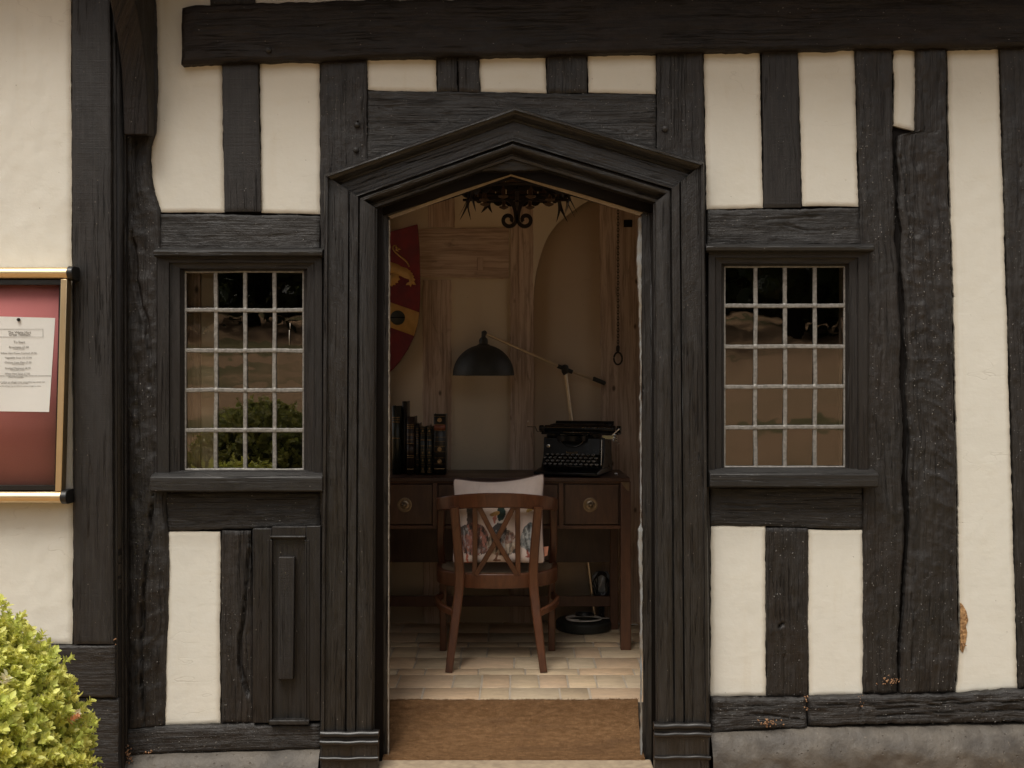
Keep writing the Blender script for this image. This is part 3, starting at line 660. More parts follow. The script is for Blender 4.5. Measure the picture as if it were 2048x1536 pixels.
# ---- windows
def window(o, i, hood, sill, sd, flip):
    (x0, y0, x1, y1) = o; (a0, b0, a1, b1) = i
    wp = [(0, .0), (0, -.032), (.04, -.036), (.42, -.035), (.46, -.022), (.52, -.020), (.80, -.019), (.84, -.010), (.97, .004), (1., .010), (1.0, .05)]
    OO = [(x0, y0), (x1, y0), (x1, y1), (x0, y1)]; II = [(a0, b0), (a1, b0), (a1, b1), (a0, b1)]
    w = moulding('window', M['frame'], H, OO[::-1], II[::-1], wp, closed=True, jit=.0006)
    hd = MB(); (h0, h1, t0, t1) = hood; A = Q(h0, t0, -.07); B = Q(h1, t1, -.07); z0, z1 = B[2], A[2]
    hd.prism([(-.002, z1+.012), (-.070, z1-.004), (-.076, z1-.010), (-.072, z0+.004), (-.058, z0), (-.002, z0)], 'x', A[0], B[0])
    hd.build('hood', M['sill'], w, bev=.002, uvd=None).data.uv_layers.new(name='UVMap')
    sl = MB(); (h0, h1, t0, t1) = sill; A = Q(h0, t0, -.085); B = Q(h1, t1, -.085); z0, z1 = B[2], A[2]
    sl.prism([(.0, z1+.013), (-.075, z1), (-.088, z1-.008), (-.086, z0+.006), (-.070, z0), (.0, z0)], 'x', A[0], B[0])
    so = sl.build('sill', M['sill'], w, bev=.003)
    for ob in w.children:
        me = ob.data; l = me.uv_layers[0] if me.uv_layers else me.uv_layers.new(name='UVMap')
        for p in me.polygons:
            for li in p.loop_indices:
                q = me.vertices[me.loops[li].vertex_index].co; l.data[li].uv = (q.x, q.y+q.z)
    # glass, each pane set at its own slight tilt, all leaning back a little
    gy = .014; xs = np.linspace(a0, a1, 5)+np.array([0, 2, 1, 1, 0]); ys = np.linspace(b0, b1, 6)+np.array([0, -2, 0, 0, 1, 0])
    rr = random.Random(sd); g = MB(); til = .0352
    for r in range(5):
        for c in range(4):
            p = [Q(xs[c], ys[r], gy), Q(xs[c+1], ys[r], gy), Q(xs[c+1], ys[r+1], gy), Q(xs[c], ys[r+1], gy)]
            cx = np.mean(p, 0); ta = til+rr.uniform(-.0035, .0035); tz = rr.uniform(-.004, .004)
            V = [(q[0], q[1]-(q[2]-cx[2])*math.tan(ta)*GS+(q[0]-cx[0])*tz, q[2]) for q in p]
            g.add(V, [(0, 3, 2, 1)])
    g.build('pane', M['glass'], w, smooth=False)
    # lead cames: flattened bars with soldered joints
    cm = MB(); hw = .0080
    sec = [(-hw, -.002), (-hw*.75, .0025), (-hw*.25, .0035), (0, .0028), (hw*.25, .0035), (hw*.75, .0025), (hw, -.002)]
    for c in range(5):
        n = 60; py = np.linspace(b0, b1, n); off = 1.1*fbm(py/70, py*0+c*3.1, sd, 2)
        if c in (0, 4): off = off*.3; k = .55
        else: k = 1
        P = [Q(x, y, gy-.006) for x, y in zip(xs[c]+off, py)]
        cm.sweep(P, [(q[0]*k, q[1]) for q in sec], up=(0, -1, 0), scale=[(1+.14*vn(i*.9, c, sd), 1) for i in range(n)])
    for r in range(6):
        n = 50; px = np.linspace(a0, a1, n); off = 1.1*fbm(px/60, px*0+r*5.1+50, sd, 2)
        k = .55 if r in (0, 5) else 1
        P = [Q(x, y, gy-.0075) for x, y in zip(px, ys[r]+off)]
        cm.sweep(P, [(q[0]*k, q[1]) for q in sec], up=(0, -1, 0), scale=[(1+.14*vn(i*.9, r+9, sd), 1) for i in range(n)])
    for c in range(1, 4):
        for r in range(1, 5):
            cm.lathe(Q(xs[c], ys[r], gy-.010), [(.0115, .003), (.011, 0), (.007, -.0025), (0, -.003)], 10, 'y')
    cm.build('lead_came', M['lead'], w)
    return w
GS = 1.0
w1 = window((313, 512, 645, 951), (371, 543, 607, 939), (307, 645, 498, 513), (300, 645, 951, 985), 3, 1)
w2 = window((1416, 502, 1737, 946), (1449, 533, 1689, 934), (1412, 1748, 489, 503), (1420, 1757, 945, 976), 8, -1)
# a chip of bright scratched glass paint on the left window
for (x0, y0, x1, y1) in ((578, 660, 579, 690), (579.4, 646, 580.4, 657)):
    sc_ = MB(); a = Q(x0, y0, .009); b = Q(x1+.4, y1+.6, .009); sc_.box(a[0], b[0], .0085, .009, b[2], a[2]); sc_.build('scratch', M['putty'], w1, smooth=False)
# dark side closets behind the windows
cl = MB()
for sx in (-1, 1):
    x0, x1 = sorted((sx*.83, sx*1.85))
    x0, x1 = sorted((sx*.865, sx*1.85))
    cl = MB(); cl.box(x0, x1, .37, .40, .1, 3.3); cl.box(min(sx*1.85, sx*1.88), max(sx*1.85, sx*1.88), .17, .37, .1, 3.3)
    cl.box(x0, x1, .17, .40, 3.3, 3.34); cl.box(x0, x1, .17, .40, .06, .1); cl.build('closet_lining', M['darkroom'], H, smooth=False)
def vboard(name, mat, px0, px1, py0, py1, y, th=.03, par=H):
    a = Q(px0, py0, y); b = Q(px1, py1, y); m = MB(); m.box(a[0], b[0], y, y+th, b[2], a[2]); return m.build(name, mat, par, bev=.002, uvd=2)
vboard('window_post', M['oak'], 366, 401, 520, 960, .055); vboard('window_post', M['plaster_in'], 402, 429, 520, 960, .065)
vboard('window_post', M['oak'], 1682, 1700, 530, 940, .05)

# ---- the hatch board to the left of the door
def rect(px0, px1, py0, py1, y0, y1, m):
    a = Q(px0, py0, y0); b = Q(px1, py1, y0); m.box(a[0], b[0], y0, y1, b[2], a[2]); return m
hb = MB(); rect(505, 543, 1057, 1446, -.034, .0, hb); rect(612, 641, 1052, 1442, -.034, .0, hb); rect(543, 612, 1053, 1072, -.032, .0, hb)
hatch = hb.build('hatch', M['frame'], H, bev=.003, uvd=2)
hb = MB(); rect(543, 612, 1072, 1446, -.020, .0, hb); hb.build('panel', M['frame'], hatch, bev=.001, uvd=2)
hb = MB()
for (x0, x1) in ((534, 538), (540, 544), (610, 613), (615, 618)):
    a = Q(x0, 1080, -.037); b = Q(x1, 1444, -.037); hb.box(a[0], b[0], -.038, -.025, b[2], a[2])
a = Q(541, 1071, -.036); b = Q(611, 1077, -.036); hb.tube([(a[0], -.036, (a[2]+b[2])/2), (b[0], -.036, (a[2]+b[2])/2)], .006, 10)
hb.build('beading', M['frame'], hatch, bev=.001, uvd=2)
hb = MB(); A0 = Q(557, 1114, -.045); B0 = Q(589, 1358, -.045); tl = .010
hb.add([(A0[0], -.047, A0[2]), (B0[0], -.047, A0[2]), (B0[0]-.004, -.053, B0[2]), (A0[0]-.004, -.053, B0[2]),
        (A0[0], -.022, A0[2]), (B0[0], -.022, A0[2]), (B0[0]-.004, -.022, B0[2]), (A0[0]-.004, -.022, B0[2])],
       [(0, 3, 2, 1), (4, 5, 6, 7), (0, 1, 5, 4), (3, 7, 6, 2), (0, 4, 7, 3), (1, 2, 6, 5)])
hb.build('cover_strip', M['board'], hatch, bev=.003, uvd=2)
hb = MB(); rect(538, 618, 1441, 1450, -.052, .0, hb); hb.build('ledge', M['sill'], hatch, bev=.003, uvd=0+1)

# exposed daub and splinters at the feet of the timbers
dp = [(1921, 1205), (1926, 1210), (1933, 1222), (1937, 1240), (1932, 1252), (1935, 1265), (1931, 1290), (1926, 1306), (1921, 1300)]
m_ = MB(); m_.prism([(Q(*p, -.008)[0], Q(*p, -.008)[2]) for p in dp][::-1], 'y', -.0085, .002); m_.build('bare_daub', M['daub'], H, bev=.002)
m_ = MB(); rr = random.Random(4)
for (cx, cy, sx, sy, n, yy) in ((1780, 1362, 26, 9, 34, -.028), (1540, 1445, 22, 8, 34, -.05), (256, 1508, 8, 16, 30, -.05), (1723, 1400, 5, 20, 9, -.05), (1925, 1270, 6, 40, 12, -.012), (296, 1505, 12, 5, 8, -.05), (1612, 1412, 3, 20, 8, -.05), (230, 1282, 2, 10, 5, YW-.02)):
    for k in range(n):
        c = Q(cx+rr.gauss(0, sx*.5), cy+rr.gauss(0, sy*.5), yy+rr.uniform(-.004, .004)); r = rr.uniform(.0012, .0042)
        m_.rbox(c, (r*2.4, r, r), Matrix.Rotation(rr.uniform(0, 3), 3, 'Y') @ Matrix.Rotation(rr.uniform(0, 3), 3, 'Z'))
tag(m_.build('splinters', M['crumb'], H, smooth=False), kind='stuff')

fb = MB()  # pale paint chips; their clusters also stand in for highlights on ridges
for (p, a_, b2, ax_) in FLK:
    r_ = .0007+.0020*a_**3; fb.rbox(p-np.array((0, .0006, 0)), (r_*(1.0 if ax_ == 'v' else 2.2), .0012, r_*(2.2 if ax_ == 'v' else 1.0)), Matrix.Rotation((b2-1.5)*.5, 3, 'Y'))
tag(fb.build('paint_flecks', M['fleck'], H, smooth=False), kind='stuff')

def curve(pts, n=24):
    P = np.array(pts, float); t = np.linspace(0, len(P)-1, n); out = []
    for u in t:
        i = min(int(u), len(P)-2); f = u-i; p0 = P[max(i-1, 0)]; p1 = P[i]; p2 = P[i+1]; p3 = P[min(i+2, len(P)-1)]
        out.append(.5*((2*p1)+(-p0+p2)*f+(2*p0-5*p1+4*p2-p3)*f*f+(-p0+3*p1-3*p2+p3)*f**3))
    return np.array(out)
# ================================================================== THE ROOM BEHIND THE DOOR
YB = 1.83
iw = MB(); iw.box(-.83, .36, YB+.03, YB+.1, .2, 2.8)
R_ = 329.; cxa, cya = 1394., 650.
# back wall with the edge of a blind arch: left sheet cut by the arc, recessed sheet behind it
arc = []
ap = curve([(1345, 330, 0), (1300, 350, 0), (1232, 374, 0), (1173, 403, 0), (1125, 438, 0), (1095, 475, 0), (1076, 530, 0), (1068, 580, 0), (1065, 650, 0)], 44)
arc = [(p[0], p[1]) for p in ap]
arc += [(1065, 1260)]
poly = [(690, 1262), (690, 330)]+arc
P3 = [(Q(px, py, YB)[0], Q(px, py, YB)[2]) for px, py in poly]
b = MB(); b.prism(P3[::-1], 'y', YB, YB+.028)
iwall = b.build('interior_wall', M['plaster_in'], H, smooth=False)
b = MB(); b.box(.05, .85, YB+.03, YB+.08, .2, 2.85); b.box(-.85, .05, YB+.034, YB+.08, .2, 2.85); b.build('arch_recess', M['plaster_in2'], iwall, smooth=False)
SW = (.42, 1.74, .95, 2.62)  # openings added in the unseen side walls to bring daylight into the room
for x0, x1 in ((-.86, -.82), (.82, .86)):
    b = MB(); b.box(x0, x1, .17, SW[0], .2, 2.85); b.box(x0, x1, SW[1], YB+.03, .2, 2.85); b.box(x0, x1, SW[0], SW[1], .2, SW[2]); b.box(x0, x1, SW[0], SW[1], SW[3], 2.85); b.build('interior_wall', M['plaster_in'], H, smooth=False)
    b = MB()
    for yy in (SW[0], (SW[0]+SW[1])/2, SW[1]): b.box(x0-.005, x1+.005, yy-.018, yy+.018, SW[2]+.018, SW[3]-.018)
    for zz in (SW[2], SW[3]): b.box(x0-.005, x1+.005, SW[0]-.018, SW[1]+.018, zz-.018, zz+.018)
    b.build('added_window_frame', M['oak'], H, smooth=False)
b = MB(); b.box(-.86, .86, .17, YB+.08, 2.76, 2.82); b.build('ceiling', M['plaster_in'], H, smooth=False)
b = MB()
b.box(-.82, -.56, .17, .19, .2, 2.76); b.box(.56, .82, .17, .19, .2, 2.76); b.box(-.56, .56, .17, .19, 2.56, 2.76); b.build('interior_lining', M['plaster_in'], H, smooth=False)
def ib(A, B, axis='v', y=YB-.012, **k):
    kw = dict(y0=y, thick=.04, sa=.02, sc=.012, wob=.003, rnd=.004, rw=.006, relief=.002); kw.update(k)
    return patch('oak_beam', M['oak'], H, axis, A, B, **kw)
ib([(1021, 330), (1021, 700), (1019, 1250)], [(1066, 330), (1067, 700), (1069, 1250)])
ib([(856, 330), (856, 454)], [(909, 330), (909, 454)])
ib([(770, 458), (838, 458), (1018, 455)], [(770, 554), (838, 553), (1018, 557)], 'h', y=YB-.016)
ib([(845, 560), (846, 1250)], [(903, 560), (902, 1250)], y=YB-.014)
ib([(1200, 330), (1203, 900), (1206, 1250)], [(1300, 330), (1300, 1250)], y=YB-.006)
b = MB(); c = Q(960, 528, YB-.02); b.box(c[0]-.017, c[0]+.017, YB-.024, YB, c[2]-.036, c[2]+.036)
b.build('peg', M['oak'], H, bev=.002, uvd=2)
b = MB(); c = Q(1256, 447, YB-.01); b.box(c[0]-.024, c[0]+.024, YB-.012, YB, c[2]-.02, c[2]+.02); b.build('dark_patch', M['darkroom'], H)  # flat dark patch on the right oak post

# floor of pavers
FZ = .25
V = []; Fs = []; CC = []; rr = random.Random(11)
def brick(x0, x1, y0, y1, col):
    g = .0035; x0 += g; x1 -= g; y0 += g; y1 -= g; b_ = .0045; z = FZ+rr.uniform(-.0022, .0015); n = len(V)
    for (xx0, xx1, yy0, yy1, zz) in ((x0, x1, y0, y1, FZ-.012), (x0+.001, x1-.001, y0+.001, y1-.001, z-.0030), (x0+b_, x1-b_, y0+b_, y1-b_, z)):
        for p in ((xx0, yy0), (xx1, yy0), (xx1, yy1), (xx0, yy1)): V.append((p[0]+rr.uniform(-.0015, .0015), p[1]+rr.uniform(-.0015, .0015), zz)); CC.append(col)
    for l in (0, 4):
        for k in range(4): Fs.append((n+l+k, n+l+(k+1) % 4, n+l+4+(k+1) % 4, n+l+4+k))
    Fs.append((n+8, n+9, n+10, n+11))
y = .285; first = True; DPT = [.215, .215, .11, .215, .215, .11, .215, .215, .215, .215]; ri = 0
while y < YB+.02:
    dpt = DPT[ri % 10]; ri += 1
    x = -.83+(-.26*rr.random() if not first else -.03); first = False
    while x < .83:
        w = rr.choice([.13, .25, .26, .22, .13]); f = rr.random()
        c = np.array([(.45, .35, .235), (.42, .33, .225), (.45, .325, .215), (.40, .32, .225), (.43, .35, .25), (.41, .30, .205)][rr.randrange(6)])*(1.0+.28*rr.random())*np.array((1., .985, .95))
        if x+w > -.83: brick(max(x, -.83), min(x+w, .83), y, y+dpt, tuple(c))
        x += w
    y += dpt
base = len(V)
for p in ((-.86, .275), (.86, .275), (.86, YB+.03), (-.86, YB+.03)): V.append((*p, FZ-.0045)); CC.append((.40, .345, .275))
for p in ((-.86, .275), (.86, .275), (.86, .275), (-.86, .275)): V.append((*p, FZ-.0045)); CC.append((.40, .345, .275))
Fs.append((base, base+1, base+2, base+3))
fl = mk('floor', V, [np.array([f]) for f in Fs], M['brick'], None, col=CC, smooth=False)
tag(fl, kind='structure')
sb = MB(); sb.box(-.56, .56, .274, .284, -.02, FZ-.004); sb.build('step_edge', M['stone'], H)

# coir mat running from the brick edge down to the threshold
prof = [(.287, FZ-.002), (.283, FZ+.006), (.274, FZ+.004), (.268, FZ-.012), (.262, FZ-.035), (.252, FZ-.062), (.236, FZ-.088), (.212, FZ-.110), (.18, FZ-.128), (.145, FZ-.140), (.105, FZ-.149), (.065, FZ-.155), (.03, FZ-.158), (.026, FZ-.166)]
pp = []
for i in range(len(prof)-1):
    for k in range(6): a, b_ = prof[i], prof[i+1]; pp.append((a[0]+(b_[0]-a[0])*k/6, a[1]+(b_[1]-a[1])*k/6))
pp.append(prof[-1]); xs = np.linspace(-.535, .535, 220); V = []
for x in xs:
    for (yy, z) in pp: V.append((x, yy, z))
V = np.array(V); V[:, 2] += .0022*fbm(V[:, 0]*60, V[:, 1]*60, 3, 2)+.004*fbm(V[:, 0]*4, V[:, 1]*6, 5, 3); V[:, 1] += .002*fbm(V[:, 0]*30, V[:, 1]*3, 4, 3)
k = len(pp); i, j = np.meshgrid(np.arange(len(xs)-1), np.arange(k-1), indexing='ij'); i = i.ravel(); j = j.ravel()
cmV = V; f = [np.stack([i*k+j, (i+1)*k+j, (i+1)*k+j+1, i*k+j+1], 1)]
# fibres
nf = 16000; a = RNG.integers(0, len(V), nf); e_ = RNG.random(nf) < .12; a[e_] = RNG.integers(0, len(xs), e_.sum())*k+RNG.integers(0, 12, e_.sum())
P0 = V[a]+RNG.normal(0, .0015, (nf, 3)); dr = RNG.normal(0, 1, (nf, 3)); dr[:, 1] -= .5; dr[:, 2] = np.abs(dr[:, 2])+.3; dr /= np.linalg.norm(dr, axis=1)[:, None]
ln = RNG.uniform(.004, .010, nf)[:, None]; sdv = np.cross(dr, RNG.normal(0, 1, (nf, 3))); sdv /= np.linalg.norm(sdv, axis=1)[:, None]
FV = np.stack([P0-sdv*.0006, P0+sdv*.0006, P0+dr*ln], 1).reshape(-1, 3); q = np.arange(nf)*3+len(V)
mat_ = thing('coir_doormat', 'brown coir doormat laid over the step inside the open doorway', 'doormat', (0, .15, FZ-.16))
mk('mat', np.concatenate([V, FV]), f+[np.stack([q, q+1, q+2], 1)], M['coir'], mat_)

# ================================================================== DESK
SD = 394.; yF = 1.18
def dx(px): return (px-1024)/SD
def dz(py): return ZC+(768-py)/SD
desk = thing('writing_desk', 'dark wooden writing desk with round drawer pulls behind the chair', 'desk', ((dx(727)+dx(1258))/2, 1.42, FZ))
XL, XR = dx(727), dx(1258); YK = 1.70
b = MB(); b.box(XL-.004, XR+.004, yF-.012, YK, dz(963), dz(955)); b.build('desk_top', M['desk'], desk, bev=.003)
b = MB(); b.box(XL+.04, XR-.03, yF+.004, yF+.02, dz(1058), dz(1051))
for (p0, p1) in ((728, 757), (865, 875), (1117, 1127)): b.box(dx(p0)+.001, dx(p1)-.001, yF+.003, yF+.02, dz(1058), dz(964))
b.box(XL+.04, XR-.03, yF+.005, yF+.02, dz(967), dz(963)); b.build('drawer_rail', M['deskleg'], desk, bev=.002)
b = MB(); b.box(XL+.03, XR-.03, yF+.03, YK-.02, dz(1056), dz(966)); b.build('case', M['desk'], desk)
b = MB(); b.box(XL+.02, XR-.03, YK-.05, YK-.03, Q(0, 1124, 1.66)[2], dz(1050)); b.build('back_panel', M['desk'], desk)
for (p0, p1, kx, big) in ((758, 864, 809, 1), (877, 1115, 996, 0), (1130, 1237, 1181, 1)):
    b = MB(); b.box(dx(p0), dx(p1), yF+.008, yF+.03, dz(1049), dz(969)); d = b.build('drawer', M['drawer'], desk, bev=.002)
    c = np.array((dx(kx), yF+.008, dz(1010)))
    b = MB()
    prf = [(.037, 0), (.037, -.002), (.033, -.003), (.025, -.0015), (.020, -.0015), (.018, -.003), (.012, -.003), (.011, -.002)]
    b.lathe(c, prf, 32, 'y'); b.build('backplate', M['brass'], d)
    b = MB(); b.lathe(c, [(.006, -.001), (.005, -.012), (.010, -.017), (.011, -.022), (.007, -.027), (0, -.028)], 20, 'y'); b.build('knob', M['brass'], d)
def dleg(x0, x1, y0, y1): b = MB(); b.box(x0, x1, y0, y1, FZ, dz(963)); return b.build('leg', M['deskleg'], desk, bev=.003)
dleg(dx(1241), dx(1264)-.006, yF-.004, yF+.045); dleg(XL, XL+.058, yF-.004, yF+.045)
dleg(XR-.055, XR-.01, YK-.055, YK-.01); dleg(XL+.01, XL+.055, YK-.055, YK-.01)
b = MB(); zz1 = Q(0, 1192, 1.66)[2]; b.box(XL+.05, XR-.05, YK-.045, YK-.02, Q(0, 1213, 1.66)[2], zz1); b.build('stretcher', M['deskleg'], desk, bev=.002)
b = MB(); c0 = (dx(1241), dz(964)); b.prism([(c0[0], c0[1]), (XR, c0[1]), (XR, c0[1]-.046), (XR-.012, c0[1]-.04)], 'y', yF-.0065, yF-.003); b.build('corner_plate', M['brass'], desk)

# ================================================================== CHAIR
CX, CY = -.074, 1.05
ch = thing('desk_armchair', 'brown wooden armchair with crossed back slats seen from behind at the desk', 'chair', (CX, CY, FZ))
def L(x, y, z): return (CX+x, CY+y, FZ+z)
def rsec(w, h, r=.3):
    a = w/2; b = h/2; c = min(a, b)*r
    return [(-a, -b+c), (-a+c, -b), (a-c, -b), (a, -b+c), (a, b-c), (a-c, b), (-a+c, b), (-a, b-c)]
# D-shaped plan of the seat
plan = [(-.285, .16), (-.288, .02), (-.265, -.10), (-.19, -.185), (-.09, -.222), (0, -.23), (.09, -.222), (.19, -.185), (.265, -.10), (.288, .02), (.285, .16)]
b = MB(); b.sweep(curve([L(x, y, .415) for x, y in plan], 48), rsec(.028, .072)); b.box(CX-.285, CX+.285, CY+.15, CY+.175, FZ+.38, FZ+.45); b.build('seat_rail', M['chair'], ch, bev=.0015)
sp = curve([(CX+x*.96, CY+y*.96) for x, y in plan], 40)
b = MB(); b.prism([tuple(p) for p in sp], 'z', FZ+.432, FZ+.446); b.build('seat', M['cane'], ch)
rail = [(-.270, .08, .752), (-.285, -.02, .760), (-.278, -.12, .768), (-.225, -.215, .785), (-.11, -.272, .800), (0, -.288, .804), (.11, -.272, .800), (.225, -.215, .785), (.278, -.12, .768), (.285, -.02, .760), (.270, .08, .752)]
n = 60; b = MB(); pr = curve([L(*p) for p in rail], n)
scl = [(1.0, .60+.34*math.sin(PI*i/(n-1))**.8) for i in range(n)]
b.sweep(pr, rsec(.026, .074, .45), scale=scl); b.build('top_rail', M['chair'], ch)
for s in (-1, 1):
    b = MB(); P = curve([L(s*.222, -.30, 0), L(s*.198, -.262, .2), L(s*.176, -.228, .40), L(s*.180, -.238, .55), L(s*.198, -.268, .77)], 26)
    b.sweep(P, rsec(.040, .036), up=(0, 1, 0), scale=[.82+.3*math.sin(min(1, i/14)*PI/2)-.12*max(0, (i-14)/12) for i in range(26)]); b.build('leg', M['chair'], ch)
    b = MB(); P = curve([L(s*.275, .13, 0), L(s*.275, .13, .2), L(s*.277, .12, .42), L(s*.284, .08, .55), L(s*.278, .05, .745)], 26)
    b.sweep(P, rsec(.034, .034), up=(0, 1, 0)); b.build('leg', M['chair'], ch)
    b = MB(); P = curve([L(s*.205, -.26, .27), L(s*.27, -.17, .285), L(s*.297, -.03, .29), L(s*.28, .11, .28)], 20)
    b.sweep(P, rsec(.02, .032)); b.build('stretcher', M['chair'], ch)
    b = MB(); P = curve([L(s*.103, -.225, .44), L(s*.101, -.24, .6), L(s*.100, -.276, .79)], 16); b.sweep(P, rsec(.024, .014), up=(0, 1, 0)); b.build('slat', M['chair'], ch)
    b = MB(); P = curve([L(-s*.098, -.232, .445), L(0, -.254+s*.0022, .612), L(s*.088, -.279, .785)], 16); b.sweep(P, rsec(.024, .013), up=(0, 1, 0)); b.build('cross_slat', M['chair'], ch)

# ================================================================== CUSHION
cn = 150; a, b_ = np.meshgrid(np.linspace(-1, 1, cn), np.linspace(-1, 1, cn), indexing='ij')
def cush(sign):
    e = np.clip(1-a**2, 0, 1); g = np.clip(1-b_**2, 0, 1)
    rc_ = 1-.035*(a*a*b_*b_)**6; x = .222*a*(1-.055*g+.0*b_)*rc_; z = .212*b_*(1-.15*e*(b_ > 0)-.05*e*(b_ <= 0))
    z = (z+.012*a*(b_ > 0)*b_)*rc_
    t = .075*(np.clip(e*g, 0, 1)**.42)
    cr = .0035*fbm(a*6+9, b_*3, 5, 3)+.004*np.sin(a*26+3*fbm(a*3, b_*3, 8, 2))*np.exp(-((b_-.9)/.25)**2)*e
    t = t*(1+0*a)+cr*(e*g)**.3
    y = sign*t
    return x, y, z
CUX, CUY, CUZ = Q(997, 1042, .84)[0], .905, Q(997, 1042, .84)[2]
tilt = math.radians(-9)
def paint(x, z):
    """printed ducks. x,z in metres on the cushion face"""
    PX = 1536*.5+(x)*421*5.69-8; PY = 640-(z)*421*5.69      # print layout in its own units
    base = np.array((.76, .64, .58)); col = np.broadcast_to(base, x.shape+(3,)).copy()
    nz = fbm(x*60, z*60, 3, 4); nz2 = fbm(x*110, z*30, 4, 3); jx = PX+18*fbm(x*40, z*40, 6, 3); jy = PY+18*fbm(x*40, z*40, 7, 3)
    def ell(cx, cy, rx, ry, rot=0):
        c, s = math.cos(rot), math.sin(rot); u = (jx-cx)*c+(jy-cy)*s; v = -(jx-cx)*s+(jy-cy)*c
        return (u/rx)**2+(v/ry)**2
    def put(m, c, k=.35, c2=None):
        c = np.array(c); q = np.clip(.5+nz*1.3, 0, 1)[..., None]; c2 = np.array(c2) if c2 is not None else c*(1-k)
        cc = c*(1-q)+c2*q; col[m] = cc[m]
    # left duck
    put(ell(440, 590, 42, 150, .12) < 1, (.13, .10, .09), .5); put(ell(450, 500, 45, 50) < 1, (.10, .09, .08))
    put(ell(480, 830, 165, 190, .1) < 1, (.36, .15, .11), .5, (.17, .09, .08)); put((ell(560, 850, 90, 150, -.3) < 1), (.30, .12, .09), .5, (.10, .07, .06))
    put(ell(370, 730, 50, 60) < 1, (.12, .10, .09)); put((np.abs(ell(480, 850, 150, 165)-1) < .22) & (nz2 > .08), (.09, .07, .06))
    put(((np.abs(jx-405) < 12) & (jy > 990) & (jy < 1110)) | (ell(410, 1120, 55, 16) < 1), (.55, .16, .10))
    # middle duck
    put(ell(800, 860, 175, 160) < 1, (.50, .42, .33), .3, (.24, .17, .12)); put(ell(860, 800, 80, 90, .4) < 1, (.20, .10, .08), .4, (.45, .36, .28))
    put(ell(770, 740, 85, 120, .1) < 1, (.065, .062, .062), .4); put(ell(790, 500, 48, 110) < 1, (.03, .07, .065), .3); put(ell(790, 420, 60, 55) < 1, (.03, .08, .06))
    put((ell(795, 612, 50, 14, -.15) < 1), (.7, .66, .6)); put(ell(715, 530, 60, 26, -.35) < 1, (.55, .34, .13), .3); put(ell(718, 590, 20, 42, .2) < 1, (.62, .24, .17))
    put((np.abs(ell(860, 880, 120, 125)-1) < .3) & (nz2 > .05), (.09, .075, .065)); put(((np.abs(jx-740) < 14) & (jy > 980) & (jy < 1080)) | (ell(745, 1080, 45, 18) < 1), (.26, .13, .08))
    # right duck
    put(ell(1130, 810, 115, 165, .1) < 1, (.42, .43, .41), .3, (.17, .20, .21)); put(ell(1190, 580, 34, 130, .05) < 1, (.16, .24, .25), .4); put(ell(1195, 470, 48, 48) < 1, (.13, .19, .2))
    put(ell(1125, 500, 45, 20, -.2) < 1, (.5, .34, .12)); put(ell(1070, 880, 60, 60) < 1, (.13, .15, .15), .4, (.4, .4, .38))
    put((np.abs(jx-1090-(jy-960)*.35) < 14) & (jy > 950) & (jy < 1060), (.5, .14, .1)); put(ell(1120, 1045, 50, 16, .3) < 1, (.5, .14, .1))
    inb = (ell(480, 830, 165, 190, .1) < 1) | (ell(800, 860, 175, 160) < 1) | (ell(1130, 810, 115, 165, .1) < 1); st = inb & (nz2 > .22); col[st] = col[st]*.38; st = inb & (nz2 < -.30); col[st] = col[st]*.5+.22
    top = PY < 395; col[top] = base*(1+.04*nz[top][..., None])
    return col
cu = thing('duck_print_cushion', 'pale square cushion printed with three ducks leaning upright on the armchair seat', 'cushion', (CUX, CUY, CUZ))
Vs = []; Cs = []; Fsx = []
for sgn in (-1, 1):
    x, y, z = cush(sgn)
    z2 = z*math.cos(tilt)-y*math.sin(tilt); y2 = z*math.sin(tilt)*-1+y*math.cos(tilt)
    Vs.append(np.stack([x+CUX, y2+CUY, z2+CUZ], -1).reshape(-1, 3))
    Cs.append((paint(x, z) if sgn < 0 else np.broadcast_to(np.array((.76, .64, .58)), x.shape+(3,))).reshape(-1, 3))
    i, j = np.meshgrid(np.arange(cn-1), np.arange(cn-1), indexing='ij'); i = i.ravel(); j = j.ravel()
    f = np.stack([i*cn+j, (i+1)*cn+j, (i+1)*cn+j+1, i*cn+j+1], 1)+(0 if sgn < 0 else cn*cn)
    Fsx.append(f if sgn < 0 else f[:, ::-1])
mk('cover', np.concatenate(Vs), Fsx, M['cushion'], cu, col=np.concatenate(Cs))
x, y, z = Vs[0].reshape(cn, cn, 3)[..., 0], Vs[0].reshape(cn, cn, 3)[..., 1], Vs[0].reshape(cn, cn, 3)[..., 2]
rg = [(0, j) for j in range(0, cn, 3)]+[(i, cn-1) for i in range(1, cn, 3)]+[(cn-1, j) for j in range(cn-1, -1, -3)]+[(i, 0) for i in range(cn-1, 0, -3)]
b = MB(); b.tube([(x[i, j], y[i, j], z[i, j]) for i, j in rg], .0032, 6, closed=True); b.build('piping', M['piping'], cu)
b = MB(); c = np.array((x[-1, 22], y[-1, 22], z[-1, 22])); b.add([c+(0, 0, -.03), c+(.018, -.004, -.022), c+(.024, -.004, .022), c+(0, 0, .018)], [(0, 1, 2, 3)]); b.build('tag', M['coral'], cu)

